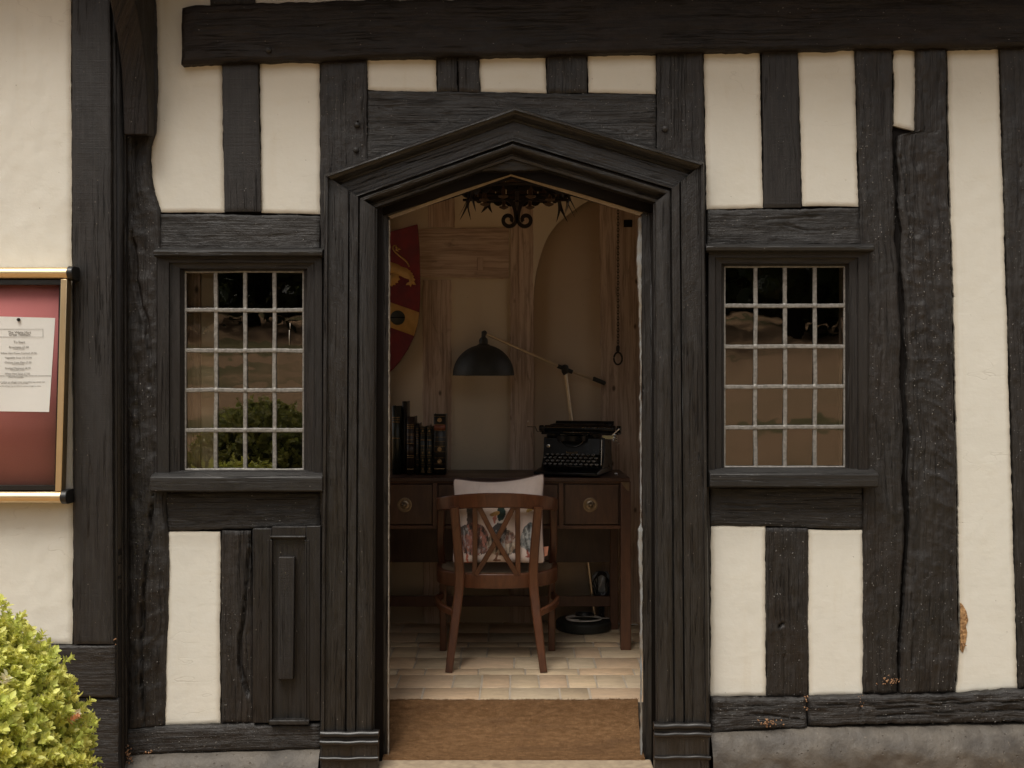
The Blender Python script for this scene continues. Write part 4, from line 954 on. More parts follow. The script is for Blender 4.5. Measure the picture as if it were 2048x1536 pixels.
# ================================================================== BOOKS
yb = 1.34; sB = F/(D+yb); DT = dz(955)
books = [(783, 800, 812, 'leathergreen', 'tall dark green leather book, leftmost of the row on the desk', 'a', .02),
         (802, 812, 803, 'leatherblack', 'tall plain black book standing just behind the leftmost one', 'p', .05),
         (813, 829, 833, 'leatherbrown', 'thick dark brown book with broad gilt bands, third from the left', 'b', 0),
         (831, 838, 847, 'leatherblack', 'slim black book crowded with gilt lines beside the thick brown one', 'c', .0),
         (840, 851, 853, 'leathergreen', 'short green gilt volume, left one of the matching ornate pair', 'd', .0),
         (853, 864, 853, 'leathergreen', 'short green gilt volume, right one of the matching ornate pair', 'd', .0),
         (867, 891, 828, 'leatherblack', 'wide black book with red title label at the right end of the row', 'e', .0)]
for (p0, p1, pt, mt, lab, st, back) in books:
    x0 = (p0-1024)/sB; x1 = (p1-1024)/sB; y0 = yb+back; z1 = ZC+(768-pt)/sB; w = x1-x0; cx = (x0+x1)/2; hgt = z1-DT; dep = .17
    t = thing('book', lab, 'book', (cx, y0+.08, DT), 0, 'leather bound books on the desk')
    def sp_(z0, z_, k=1.): # spine arc
        pts = [(cx+w/2*k*math.sin(q), y0+.012-.012*k*math.cos(q)) for q in np.linspace(-PI/2, PI/2, 11)]; return pts
    b = MB(); b.prism(sp_(0, 0)+[(x1, y0+dep), (x1-.003, y0+dep), (x1-.003, y0+.014), (x0+.003, y0+.014), (x0+.003, y0+dep), (x0, y0+dep)], 'z', DT+.001, z1); b.build('cover', M[mt], t, smooth=False)
    b = MB(); b.box(x0+.0035, x1-.0035, y0+.016, y0+dep-.006, DT+.004, z1-.006); b.build('page_block', M['pages'], t)
    bands = {'a': [(.83, .006), (.80, .003), (.765, .005), (.53, .006)], 'p': [], 'b': [(.86, .004), (.83, .007), (.80, .004), (.70, .003), (.68, .003), (.60, .004), (.54, .004), (.33, .004), (.30, .003), (.10, .004)],
             'c': [(.90, .003), (.84, .003), (.79, .004), (.75, .004), (.71, .004), (.66, .003), (.61, .003), (.5, .002), (.42, .002), (.3, .002), (.2, .002)],
             'd': [(.965, .003), (.86, .003), (.82, .002), (.72, .006), (.60, .006), (.53, .002), (.40, .003), (.36, .002), (.24, .002), (.19, .002), (.08, .003), (.05, .002)],
             'e': [(.96, .002), (.83, .003), (.73, .003), (.62, .002), (.55, .002), (.47, .003), (.38, .002), (.28, .002), (.18, .002), (.10, .006)]}[st]
    for (fz, th) in bands:
        b = MB(); zc = DT+hgt*fz; b.prism([(cx+w/2*math.sin(q)*1.0, y0+.0112-.012*math.cos(q)) for q in np.linspace(-1.25, 1.25, 9)]+[(cx+w/2*math.sin(q)*.9, y0+.0125-.010*math.cos(q)) for q in np.linspace(1.2, -1.2, 9)], 'z', zc-th/2, zc+th/2); b.build('gilt_band', M['gilt'], t, smooth=False)
    if st in 'de':
        for fz in ((.91, .46, .30, .13) if st == 'd' else (.9, .42, .22)):
            b = MB(); zc = DT+hgt*fz; c = (cx, y0-.0008, zc); r = w*.20; b.lathe(c, [(r, .0012), (r, 0), (r*.7, -.0006), (r*.55, .0)], 8, 'y'); b.build('gilt_ornament', M['gilt'], t, smooth=False)
    if st == 'e' or st == 'b':
        z0_, z1_ = ((.73, .83) if st == 'e' else (.30, .54)); b = MB()
        b.prism([(cx+w/2*math.sin(q), y0+.0116-.012*math.cos(q)) for q in np.linspace(-1.35, 1.35, 9)]+[(cx+w/2*math.sin(q)*.9, y0+.013-.010*math.cos(q)) for q in np.linspace(1.2, -1.2, 9)], 'z', DT+hgt*z0_, DT+hgt*z1_)
        b.build('title_label', M['redlabel' if st == 'e' else 'leatherbrown'], t, smooth=False)

# ================================================================== TYPEWRITER (local: front faces -y)
tw = thing('typewriter', 'old black typewriter with round keys standing at the right end of the desk', 'typewriter', (Q(1152, 945, 1.40)[0], 1.405, DT), math.radians(-17)); tw.scale = (1.12, 1.12, 1.1)
def B(name, mat, fn, bev=.0, par=tw, sm=True): m = MB(); fn(m); return m.build(name, M[mat], par, bev=bev, smooth=sm, local=True)
B('base', 'typeblack', lambda m: m.prism([(-.19, .008), (-.19, .022), (-.10, .034), (.15, .034), (.15, .008)], 'x', -.155, .145), .004)
for xs_ in (.128, -.152): B('side_panel', 'typeblack', lambda m: m.prism([(-.07, .03), (-.03, .085), (-.015, .175), (.13, .178), (.15, .05), (.15, .03)], 'x', xs_, xs_+.014), .003)
B('front_plate', 'typeblack', lambda m: m.prism([(-.058, .095), (-.045, .175), (-.02, .178), (-.02, .09)], 'x', -.138, .128), .003)
B('rear_cover', 'typeblack', lambda m: m.box(-.138, .128, .03, .14, .03, .172), .006)
B('type_basket', 'typeblack', lambda m: m.lathe((-.005, -.035, .182), [(.075, -.02), (.075, .004), (.06, .002), (.045, -.01), (0, -.016)], 30))
B('segment_ring', 'chrome', lambda m: m.tube([(-.005+.062*math.cos(q), -.063-.002, .186-.055*math.sin(q)*.95) for q in np.linspace(.15, PI-.15, 20)], .0018, 6))
B('carriage', 'typeblack', lambda m: (m.box(-.17, .20, .0, .09, .188, .200), m.prism([(.0, .200), (.03, .236), (.10, .240), (.105, .20)], 'x', -.135, .155)), .003)
B('paper_table', 'typeblack', lambda m: m.prism([(.060, .205), (.085, .252), (.088, .252), (.066, .205)], 'x', -.12, .165), .001)
B('platen', 'typeblack', lambda m: m.lathe((0.015, .018, .215), [(.017, -.17), (.018, -.168), (.018, .168), (.017, .17)], 24, 'x'))
B('paper_rail', 'chrome', lambda m: (m.tube([(-.15, -.001, .222), (.175, -.001, .222)], .0018, 6), m.tube([(-.06, -.004, .199), (.07, -.004, .199)], .0022, 6), m.tube([(.135, -.065, .05), (.135, -.05, .17)], .0018, 6)))
for s in (-1, 1): B('platen_knob', 'typeblack', lambda m: m.lathe((.015+s*.187, .018, .215), [(.015, -.010), (.017, -.006), (.017, .006), (.015, .010)], 16, 'x'))
B('return_lever', 'chrome', lambda m: m.tube([(-.165, .0, .205), (-.185, -.02, .203), (-.19, -.03, .225), (-.225, -.04, .226), (-.222, -.045, .255)], .0026, 6))
def rel(m):
    for k in range(9): m.lathe((.186+.004*(k % 3), -.02+.011*(k % 4), .165+.012*(k//3)), [(.006, -.004), (.008, 0), (.006, .004)], 8, 'x')
    m.tube([(.18, -.03, .19), (.215, -.04, .22)], .003, 6); m.tube([(.18, -.02, .17), (.215, -.04, .15)], .0022, 6); m.box(.13, .19, -.012, -.008, .170, .186)
B('carriage_release', 'chrome', rel)
for s in (-1, 1): B('ribbon_spool', 'typeblack', lambda m: m.lathe((-.005+s*.10, -.02, .18), [(.030, 0), (.032, .003), (.032, .014), (.029, .017), (.012, .019), (.01, .014)], 24))
B('stop_dial', 'chrome', lambda m: m.lathe((-.118, -.061, .135), [(.009, .0), (.009, -.004), (.006, -.005)], 14, 'y'))
B('space_bar', 'typeblack', lambda m: m.box(-.085, .075, -.178, -.168, .046, .052), .002)
key_me = None
for r in range(4):
    for k in range(11 if r % 2 == 0 else 10):
        x = -.128+.0242*k+.006*(3-r)+(.012 if r % 2 else 0); y = -.148+.0215*r; z = .058+.0135*r
        if key_me is None:
            m = MB(); m.lathe((0, 0, 0), [(.0075, -.003), (.0085, -.001), (.0085, .001), (.0075, .0022), (.0068, .0016), (0, .0014)], 14); m.tube([(0, 0, -.003), (0, .012, -.022)], .0011, 5)
            ko = m.build('key', M['keycap'], tw, local=True); key_me = ko.data
        else: ko = bpy.data.objects.new('key', key_me); C.objects.link(ko); ko.parent = tw
        ko.location = (x, y, z); ko.rotation_euler = (math.radians(14), 0, 0)
def text_mesh(name, s, size, mat, parent, mtx, bold=0.0, align='CENTER', local=True):
    cu_ = bpy.data.curves.new(name, 'FONT'); cu_.body = s; cu_.size = size; cu_.align_x = align; cu_.extrude = size*.01; cu_.offset = bold
    t = bpy.data.objects.new(name, cu_); C.objects.link(t)
    dg = bpy.context.evaluated_depsgraph_get(); me = bpy.data.meshes.new_from_object(t.evaluated_get(dg)); bpy.data.objects.remove(t); bpy.data.curves.remove(cu_)
    me.transform(mtx); me.materials.clear(); me.materials.append(mat)
    ob = bpy.data.objects.new(name, me); C.objects.link(ob); ob.parent = parent; return ob
UP = Matrix.Rotation(PI/2, 4, 'X')
text_mesh('lettering', 'Imperial', .017, M['gilt'], tw, Matrix.Translation((-.005, -.0605, .101)) @ UP)

# small pale scraps on the desk
for (px, py, lab) in ((1189, 944, 'small crumpled pale scrap lying in front of the typewriter'), (1232, 937, 'tiny white scrap lying near the right end of the desk top')):
    c = Q(px, py, 1.24 if py > 940 else 1.36); c[2] = DT+.004; b = MB(); b.lathe(c, [(.003, -.003), (.009, -.001), (.007, .004), (.002, .006)], 7)
    tag(b.build('paper_scrap', M['whitecable'], None, loc=tuple(c)), lab, 'scrap')

# ================================================================== FLOOR LAMP
lamp = thing('floor_lamp', 'black domed floor lamp with a counterbalanced metal arm rising behind the desk', 'lamp', (*Q(1167, 1240, 1.66)[:2], FZ))
yl = 1.66; bc = Q(1167, 1240, yl); bc[1] = 1.665; bc[2] = FZ
b = MB(); b.lathe(bc, [(.138, 0), (.150, .004), (.152, .012), (.152, .044), (.147, .050), (.02, .056), (0, .056)], 48); b.build('base', M['lampblack'], lamp)
P0 = Q(1190, 1224, 1.70); P1 = Q(1130, 738, 1.735); P0[1] = 1.715; P1[1] = 1.735
P0[2] = FZ+.05; b = MB(); b.tube([P0, P1], .0105, 14); b.build('pole', M['nickel'], lamp)
J = P1.copy(); A0 = Q(972, 668, 1.66); A0[1] = 1.66; A1 = Q(1203, 764, 1.77); A1[1] = 1.772
b = MB(); b.tube([A0, J+(0, -.0, 0), A1], .0078, 12); b.build('arm', M['nickel'], lamp)
dv = (A1-A0)/np.linalg.norm(A1-A0)
b = MB(); b.tube([A1-dv*.055, A1-dv*.05, A1+dv*.018, A1+dv*.024], .0125, 14, scale=[.6, 1, 1, .6]); b.build('counterweight', M['lampblack'], lamp)
b = MB(); b.lathe(J, [(.008, -.035), (.016, -.022), (.020, -.012), (.020, .012), (.014, .022), (0, .026)], 18)
b.tube([J-dv*.045, J+dv*.045], .012, 10); b.lathe(J+(0, -.025, 0), [(.012, .02), (.014, -.004), (.009, -.010), (0, -.012)], 12, 'y'); b.build('joint', M['lampblack'], lamp)
SC = Q(967, 751, 1.64); SC[1] = 1.64; rS = 60.5/(F/(D+1.64))
prf = [(rS*math.cos(q), rS*1.02*math.sin(q)) for q in np.linspace(0, 1.35, 18)]
b = MB(); b.lathe(SC, prf+[(.03, rS*1.03)], 128, rip=.015); sh = b.build('shade', M['lampblack'], lamp)
b = MB(); b.lathe(SC, [(r*.975, z*.975) for r, z in prf], 128, rip=.018); b.build('lining', M['lampinner'], sh)
top = SC+(0, 0, rS*1.0); b = MB(); b.lathe(top, [(.018, -.006), (.024, .004), (.024, .030), (.020, .038), (.012, .045), (.011, .075), (0, .08)], 20)
b.lathe(A0+(-.008, -.012, .005), [(.012, .02), (.014, -.004), (.009, -.01), (0, -.012)], 12, 'y'); b.tube([top+(0, 0, .07), A0+(-.004, 0, -.002)], .009, 8); b.build('lamp_holder', M['lampblack'], lamp)

# cables, bag
wc = thing('white_cable_coil', 'white cable coiled on top of the black round lamp base', 'cable', (bc[0], bc[1], FZ+.058))
b = MB(); cc = Q(1168, 1215, 1.62); 
P = [(cc[0]-.0+(.098+.003*math.sin(q*1.7))*math.cos(q+.3), 1.63+.072*math.sin(q+.3), FZ+.060+.003*q/PI) for q in np.linspace(.2, 3.3*PI, 60)]
b.tube(P, .0036, 8); b.tube([(P[0]), (bc[0]+.15, 1.70, FZ+.05), (bc[0]+.19, 1.74, FZ+.012), (.70, 1.74, FZ+.008)], .0035, 6); b.build('cable', M['whitecable'], wc)
bcab = thing('black_cable_bundle', 'tangle of black cable hanging beside the lamp pole under the desk', 'cable', (Q(1203, 1215, 1.70)[0], 1.70, FZ))
b = MB(); c = Q(1203, 1165, 1.705)
for k in range(4):
    w_ = .028+.006*k; P = [(c[0]+w_*math.sin(q)+.006*math.sin(3*q+k), 1.705+.006*k-.01, c[2]+.062*math.cos(q)-.006*k-(.02 if math.cos(q) < -.5 else 0)) for q in np.linspace(0, 2*PI, 30)]
    b.tube(P, .0036, 6, closed=False)
for k in range(7):
    P = curve([c+((k-3)*.010, 0, -.055), c+(.01*math.sin(k*2), -.008, -.09), c+(.012*math.cos(k), 0, -.15), c+(.02*math.sin(k), 0, -.20)], 14); b.tube(P, .0045, 6)
c2 = Q(1170, 1213, 1.64); b.tube([(c2[0]+.05*math.cos(q), 1.66+.035*math.sin(q), FZ+.075+.004*q/PI) for q in np.linspace(0, 3.6*PI, 50)], .004, 6)
b.tube(curve([c+(.035, 0, -.03), c+(.055, 0, -.028), c+(.07, 0, -.04)], 8), .005, 6); b.build('cable', M['blackcable'], bcab)
bag = thing('plastic_bag', 'crumpled grey plastic bag hanging behind the black cables under the desk', 'bag', (c[0], 1.74, FZ))
V = []; nb = 22
for i in range(nb):
    for j in range(nb):
        u = i/(nb-1); v = j/(nb-1)*2*PI; r = .038*(.5+1.0*math.sin(PI*min(1, u*1.05+.03))**.6)*(1+.25*math.sin(5*v+8*u)+.12*math.sin(11*v+3*u))
        V.append((c[0]+r*math.cos(v), 1.755+.45*r*math.sin(v), c[2]+.05-.15*u+.006*math.sin(4*v)))
i, j = np.meshgrid(np.arange(nb-1), np.arange(nb-1), indexing='ij'); i = i.ravel(); j = j.ravel()
mk('film', V, [np.stack([i*nb+j, i*nb+j+1, (i+1)*nb+j+1, (i+1)*nb+j], 1)], M['bag'], bag, smooth=False)

# ================================================================== SHIELD
def S6(x, y, dep): return Q(770+x/4.65, 430+y/4.65, dep)
shd = thing('painted_shield', 'red wall shield with golden lion and ochre band beside the door jamb', 'shield', tuple(S6(-60, 700, 1.78)))
right = [(300, 85), (310, 180), (318, 300), (324, 500), (326, 700), (320, 900), (300, 1020), (270, 1125), (210, 1250), (130, 1370), (50, 1455), (-60, 1545)]
left = [(-120-x, y+0*y) for x, y in right[:-1]][::-1]
poly = [(-60, 185)]+right+left
def flat(poly, y0, th): m = MB(); P = [S6(px, py, y0) for px, py in poly]; m.prism([(p[0], p[2]) for p in P][::-1], 'y', y0, y0+th); return m
flat(poly, 1.775, .03).build('board', M['maroon'], shd, bev=.003)
flat([(-440, 640), (60, 815), (318, 905), (308, 990), (270, 1125), (50, 1045), (-390, 885)], 1.7725, .004).build('band', M['ochre'], shd, smooth=False)
m_ = flat([(118+68*math.cos(q), 955+68*math.sin(q)) for q in np.linspace(0, 2*PI, 28, endpoint=False)], 1.768, .006); bo = m_.build('boss', M['boss'], shd, smooth=False)
flat([(50, 948), (186, 948), (186, 958), (50, 958)], 1.7665, .003).build('groove', M['darkroom'], bo, smooth=False)
m_ = MB(); ld = 1.7722
def addp(poly): P = [S6(px, py, ld) for px, py in poly]; m_.prism([(p[0], p[2]) for p in P][::-1], 'y', ld, ld+.003)
addp([(60, 440), (120, 458), (150, 478), (180, 488), (205, 495), (222, 512), (236, 516), (240, 532), (256, 540), (254, 556), (272, 570), (262, 582), (282, 600), (270, 616), (290, 652), (262, 648), (250, 640), (240, 672), (226, 650), (192, 652), (204, 632), (226, 622), (222, 598), (180, 585), (130, 560), (90, 545), (-70, 540), (-120, 500), (-110, 430), (-20, 425)])
addp([(55, 548), (105, 545), (138, 560), (126, 575), (142, 600), (118, 612), (124, 632), (96, 634), (98, 652), (75, 650), (66, 668), (40, 650), (30, 590)])
addp([(-110, 540), (-60, 540), (-70, 600), (-40, 640), (-80, 650), (-100, 600)])
tail = curve([(222, 475), (205, 440), (165, 402), (125, 372), (92, 340), (74, 308), (84, 286), (106, 286)], 26)
for i in range(len(tail)-1):
    a_, b2 = tail[i], tail[i+1]; t_ = (b2-a_)/np.linalg.norm(b2-a_); n_ = np.array((-t_[1], t_[0]))*(8-.12*abs(i-8)); addp([tuple(a_-n_), tuple(b2+t_*3-n_), tuple(b2+t_*3+n_), tuple(a_+n_)][::-1])
for tri in ([(100, 278), (132, 318), (98, 306)], [(112, 296), (150, 322), (118, 326)], [(104, 308), (134, 344), (96, 330)], [(150, 390), (140, 372), (168, 398)], [(210, 470), (232, 472), (222, 486)]): addp(tri)
m_.build('lion', M['ochre'], shd, smooth=False)

# ================================================================== CHAIN WITH RING
cp = Q(1236, 440, 1.76); cn_ = thing('hanging_chain', 'thin iron chain ending in an oval ring hanging on the right oak post', 'chain', (cp[0], 1.76, Q(0, 690, 1.76)[2]))
b = MB(); z = Q(0, 330, 1.76)[2]; ze = Q(0, 692, 1.76)[2]; k = 0
while z > ze:
    P = [(cp[0]+(.0055*math.cos(q) if k % 2 == 0 else 0), 1.76+(0 if k % 2 == 0 else .0055*math.cos(q)), z+.011*math.sin(q)) for q in np.linspace(0, 2*PI, 9)[:-1]]
    b.tube(P, .0022, 5, closed=True); z -= .0165; k += 1
b.build('links', M['chain'], cn_)
b = MB(); b.lathe((cp[0], 1.76, ze-.012), [(.006, -.022), (.010, -.012), (.010, .008), (.004, .016)], 10)
zc = Q(0, 717, 1.76)[2]; b.tube([(cp[0]+.023*math.cos(q), 1.76, zc+.034*math.sin(q)) for q in np.linspace(0, 2*PI, 25)[:-1]], .005, 8, closed=True); b.build('ring', M['chain'], cn_)

# ================================================================== CHANDELIER
yc = .92; sC = F/(D+yc); cx0 = (1034-1024)/sC
def cz(py): return ZC+(768-py)/sC
chd = thing('iron_chandelier', 'dark iron chandelier with hanging leaves and twin scrolls above the desk', 'chandelier', (cx0, yc, cz(400)))
RC = .262
b = MB(); b.tube([(cx0+RC*math.cos(q), yc+RC*math.sin(q), cz(387)) for q in np.linspace(0, 2*PI, 49)[:-1]], .008, 8, closed=True)
b.tube([(cx0+RC*math.cos(q), yc+RC*math.sin(q), cz(372)) for q in np.linspace(0, 2*PI, 49)[:-1]], .006, 8, closed=True); b.build('hoop', M['iron'], chd)
ns = 30
for k in range(ns):
    q = 2*PI*k/ns; c = (cx0+RC*math.cos(q), yc+RC*math.sin(q), cz(388)+.098); b = MB(); b.rbox(c, (.050, .006, .2), Matrix.Rotation(q+PI/2, 3, 'Z')); b.build('slat', M['slatdark'], chd, bev=.002)
# scalloped lower fringe and hanging leaves
b = MB()
for k in range(22):
    q = 2*PI*k/22; R1 = RC*.86; ct = np.array((cx0+R1*math.cos(q), yc+R1*math.sin(q), cz(386))); tx = np.array((-math.sin(q), math.cos(q), 0)); rd = np.array((math.cos(q), math.sin(q), 0))
    pts = [ct+tx*.030*math.cos(u)+np.array((0, 0, -.030*abs(math.sin(u)))) for u in np.linspace(0, PI, 9)]
    n_ = len(pts); V = [p-rd*.002 for p in pts]+[p+rd*.002 for p in pts]; b.add(V, [list(range(n_)), list(range(n_, 2*n_))[::-1]]+[(i, (i+1) % n_, n_+(i+1) % n_, n_+i) for i in range(n_)])
b.build('scalloped_rim', M['iron'], chd)
def leaf(ct, tx, out, Lg, bend, wd):
    b = MB(); P = curve([ct, ct+np.array((0, 0, -Lg*.45))+tx*bend*.25+out*.01, ct+np.array((0, 0, -Lg))+tx*bend+out*.02], 9)
    b.sweep(P, [(-wd, 0), (0, .003), (wd, 0), (0, -.003)], up=out, scale=[1, 1, .95, .85, .75, .6, .42, .22, .03]); return b.build('leaf', M['iron'], chd)
for k in range(12):
    q = 2*PI*k/12+.12; rd = np.array((math.cos(q), math.sin(q), 0)); tx = np.array((-math.sin(q), math.cos(q), 0)); ct = np.array((cx0, yc, cz(388)))+rd*RC*(.99 if k % 2 else .9)
    if abs(math.cos(q)) < .45: continue
    big = abs(math.cos(q)) > .7
    leaf(ct, np.array((1., 0, 0)), rd, .112 if big else .06, .030, .014); leaf(ct+np.array((.004, 0, 0)), np.array((-1., 0, 0)), rd, .112 if big else .06, .030, .014)
for s in (-1, 1):
    b = MB(); ccx = cx0+s*.0405; ccz = cz(441); P = []
    for u in np.linspace(0, 1, 40):
        th = PI*.0+u*2.2*PI; r = .036*(1-.62*u); P.append((ccx-s*r*math.cos(th), yc-.02, ccz-r*math.sin(th)))
    stem = curve([(cx0+s*.14, yc-.02, cz(399)), (cx0+s*.085, yc-.02, cz(396)), (cx0+s*.035, yc-.02, cz(403)), (cx0+s*.012, yc-.02, cz(418)), P[0]], 24)
    b.sweep(list(stem)+P[1:], [(-.009, -.007), (.009, -.007), (.009, .007), (-.009, .007)], up=(0, -1, 0)); b.build('scroll', M['iron'], chd)
for k in range(8):
    q = 2*PI*(k+.5)/8; b = MB(); c = (cx0+.17*math.cos(q), yc+.17*math.sin(q), cz(398)); b.lathe(c, [(.009, -.02), (.009, .10), (.007, .105)], 12); b.lathe(c, [(.004, -.026), (.022, -.018), (.024, -.012), (.004, -.018)], 14); b.build('candle_tube', M['slatdark'], chd)
b = MB(); b.box(cx0-RC, cx0+RC, yc-.01, yc+.01, cz(402), cz(398)); b.box(cx0-.01, cx0+.01, yc-RC, yc+RC, cz(402), cz(398)); b.tube([(cx0, yc, cz(404)), (cx0, yc, 2.76)], .008, 8); b.build('cross_bar', M['iron'], chd)

# ================================================================== MENU CASE on the left wing
yM = -.205
case = thing('menu_case', 'gold framed glazed menu case with dark red backing on the cream wall', 'notice case', tuple(Q(0, 770, YW)))
def cq(px, py, y=yM): return Q(px, py, y)
b = MB(); A_ = [cq(-400, 560), cq(128, 560), cq(117, 980), cq(-400, 980)]
bx = MB(); P = [(p[0], p[2]) for p in A_]; bx.prism(P[::-1], 'y', -.168, YW-.003); bx.build('case_body', M['brass'], case, bev=.002)
fp = [cq(-400, 565, -.17), cq(119, 565, -.17), cq(109, 976, -.17), cq(-400, 976, -.17)]
bx = MB(); bx.prism([(p[0], p[2]) for p in fp][::-1], 'y', -.1735, -.168); bx.build('felt_board', M['felt'], case, smooth=False)
def stile(px0t, px0b, w, y, y2, mat, name):
    m = MB(); P = [cq(px0t, 558, y), cq(px0t+w, 558, y), cq(px0b+w, 983, y), cq(px0b, 983, y)]; m.prism([(p[0], p[2]) for p in P][::-1], 'y', y, y2); return m.build(name, mat, case, bev=.002)
stile(121.5, 110, 12.5, -.212, -.168, M['gold'], 'stile'); stile(120, 108.5, 2, -.209, -.17, M['blackplastic'], 'gasket')
m = MB(); a_ = cq(-400, 560, -.206); b2 = cq(121, 569, -.206); m.box(a_[0], b2[0], -.206, -.18, b2[2], a_[2]); m.build('gasket', M['blackplastic'], case); m = MB(); a_ = cq(-400, 971, -.206); b2 = cq(109, 980, -.206); m.box(a_[0], b2[0], -.206, -.18, b2[2], a_[2]); m.build('gasket', M['blackplastic'], case)
for (py0, py1, px1, capx, nm) in ((533, 558, 134, 146, 'top_rail'), (982, 1007, 121, 134, 'bottom_rail')):
    y_ = -.214; z0 = cq(0, py1, y_)[2]; z1 = cq(0, py0, y_)[2]; zc = (z0+z1)/2; r = (z1-z0)/2
    sec = [(y_+.022-.030*math.cos(q), zc+r*math.sin(q)) for q in np.linspace(-PI/2, PI/2, 13)]+[(-.15, z1), (-.15, z0)]
    m = MB(); m.prism(sec, 'x', cq(-400, 0, y_)[0], cq(px1, 0, y_)[0]); m.build(nm, M['gold'], case, bev=.001)
    sec2 = [(y_+.021-.033*math.cos(q), zc+(r+.004)*math.sin(q)) for q in np.linspace(-PI/2, PI/2, 13)]+[(-.145, z1+.003), (-.145, z0-.003)]
    m = MB(); m.prism(sec2, 'x', cq(px1, 0, y_)[0]+.0005, cq(capx, 0, y_)[0]); m.build('end_cap', M['blackplastic'], case, bev=.003)
gp = [cq(-400, 568, -.196), cq(120, 568, -.196), cq(109, 973, -.196), cq(-400, 973, -.196)]
m = MB(); m.add(gp, [(0, 1, 2, 3)][::-1]); m.build('glass', M['caseglass'], case, smooth=False)
# menu sheet
ps = -.1742; sh_ = thing('menu_sheet', 'white printed menu sheet pinned to the red board in the case', 'menu', tuple(cq(38, 730, ps)))
c4 = [cq(-36, 632, ps), cq(110.5, 636, ps), cq(99, 824, ps), cq(-46, 822, ps)]
gx = 14; V = []
for i in range(gx+1):
    for j in range(gx+1):
        u = i/gx; v = j/gx; p = (c4[0]*(1-u)+c4[1]*u)*(1-v)+(c4[3]*(1-u)+c4[2]*u)*v; p = p.copy(); p[1] += -.0012-.004*max(0, u+v-1.35)**1.5-.0006*math.sin(u*5+v*3); V.append(p)
i, j = np.meshgrid(np.arange(gx), np.arange(gx), indexing='ij'); i = i.ravel(); j = j.ravel(); k = gx+1
mk('sheet', V, [np.stack([i*k+j, i*k+j+1, (i+1)*k+j+1, (i+1)*k+j], 1)], M['paper'], sh_)
o_ = origin(sh_)
def mline(s, px, py, size):
    c = cq(px-(py-633)*.06*0, py, ps-.0028)-o_
    return text_mesh('lettering', s, size, M['ink'], sh_, Matrix.Translation(tuple(c)) @ UP)
sM = F/(D+ps)
for (s, px, py, size) in (('The White Hart', 39, 667, 5.6), ('Great Yeldham', 39, 671.5, 5.6), ('To Start', 38.5, 686.5, 5.4), ('Bruschetta £7.50', 37.5, 696, 4.6), ('tomato & basil', 37.5, 699, 3.), ('White Hart Prawn Cocktail £9.50', 37, 708, 4.2), ('Vegetable Soup (V) £5.00', 36.5, 717, 4.2),
                          ('Chicken Liver Pâté £7.50', 36, 726.5, 4.2), ('toast & chutney', 36, 729, 3.), ('Smoked Mackerel £8.50', 35.5, 738, 4.2), ('horseradish cream', 35, 741, 3.), ('White Hart Salad £7.50', 34.5, 749, 4.2),
                          ('mixed leaves, olives, tomatoes, roasted nuts, and fresh herbs, served with a house dressing', 32, 752.5, 3.), ('gluten free available', 32, 755, 3.),
                          ('please ask a member of staff for our allergens menu, some dishes may contain nuts', 29, 765, 2.9), ('we take care to make our food fresh', 29, 767.5, 2.9), ('a discretionary service charge may be added to parties of eight or more', 29, 773, 2.9)):
    mline(s, px, py, size*1.25/sM)
m = MB()
for (x0, y0, x1, y1) in ((-8, 658, 86, 658.4), (-8, 673.6, 85, 674), (85.6, 658, 86, 674)): a_ = cq(x0, y0, ps-.003); b2 = cq(x1, y1, ps-.003); m.box(a_[0], b2[0], ps-.0032, ps-.0026, b2[2], a_[2])
m.build('ruled_box', M['ink'], sh_)
pc = cq(37.5, 639.5, ps-.004); m = MB(); m.lathe(pc, [(.0052, -.006), (.0066, -.004), (.0066, .0), (.003, .003)], 14, 'y')
tag(m.build('drawing_pin', M['blackplastic'], None, loc=tuple(pc)), 'small black drawing pin at the top of the white menu sheet', 'pin')

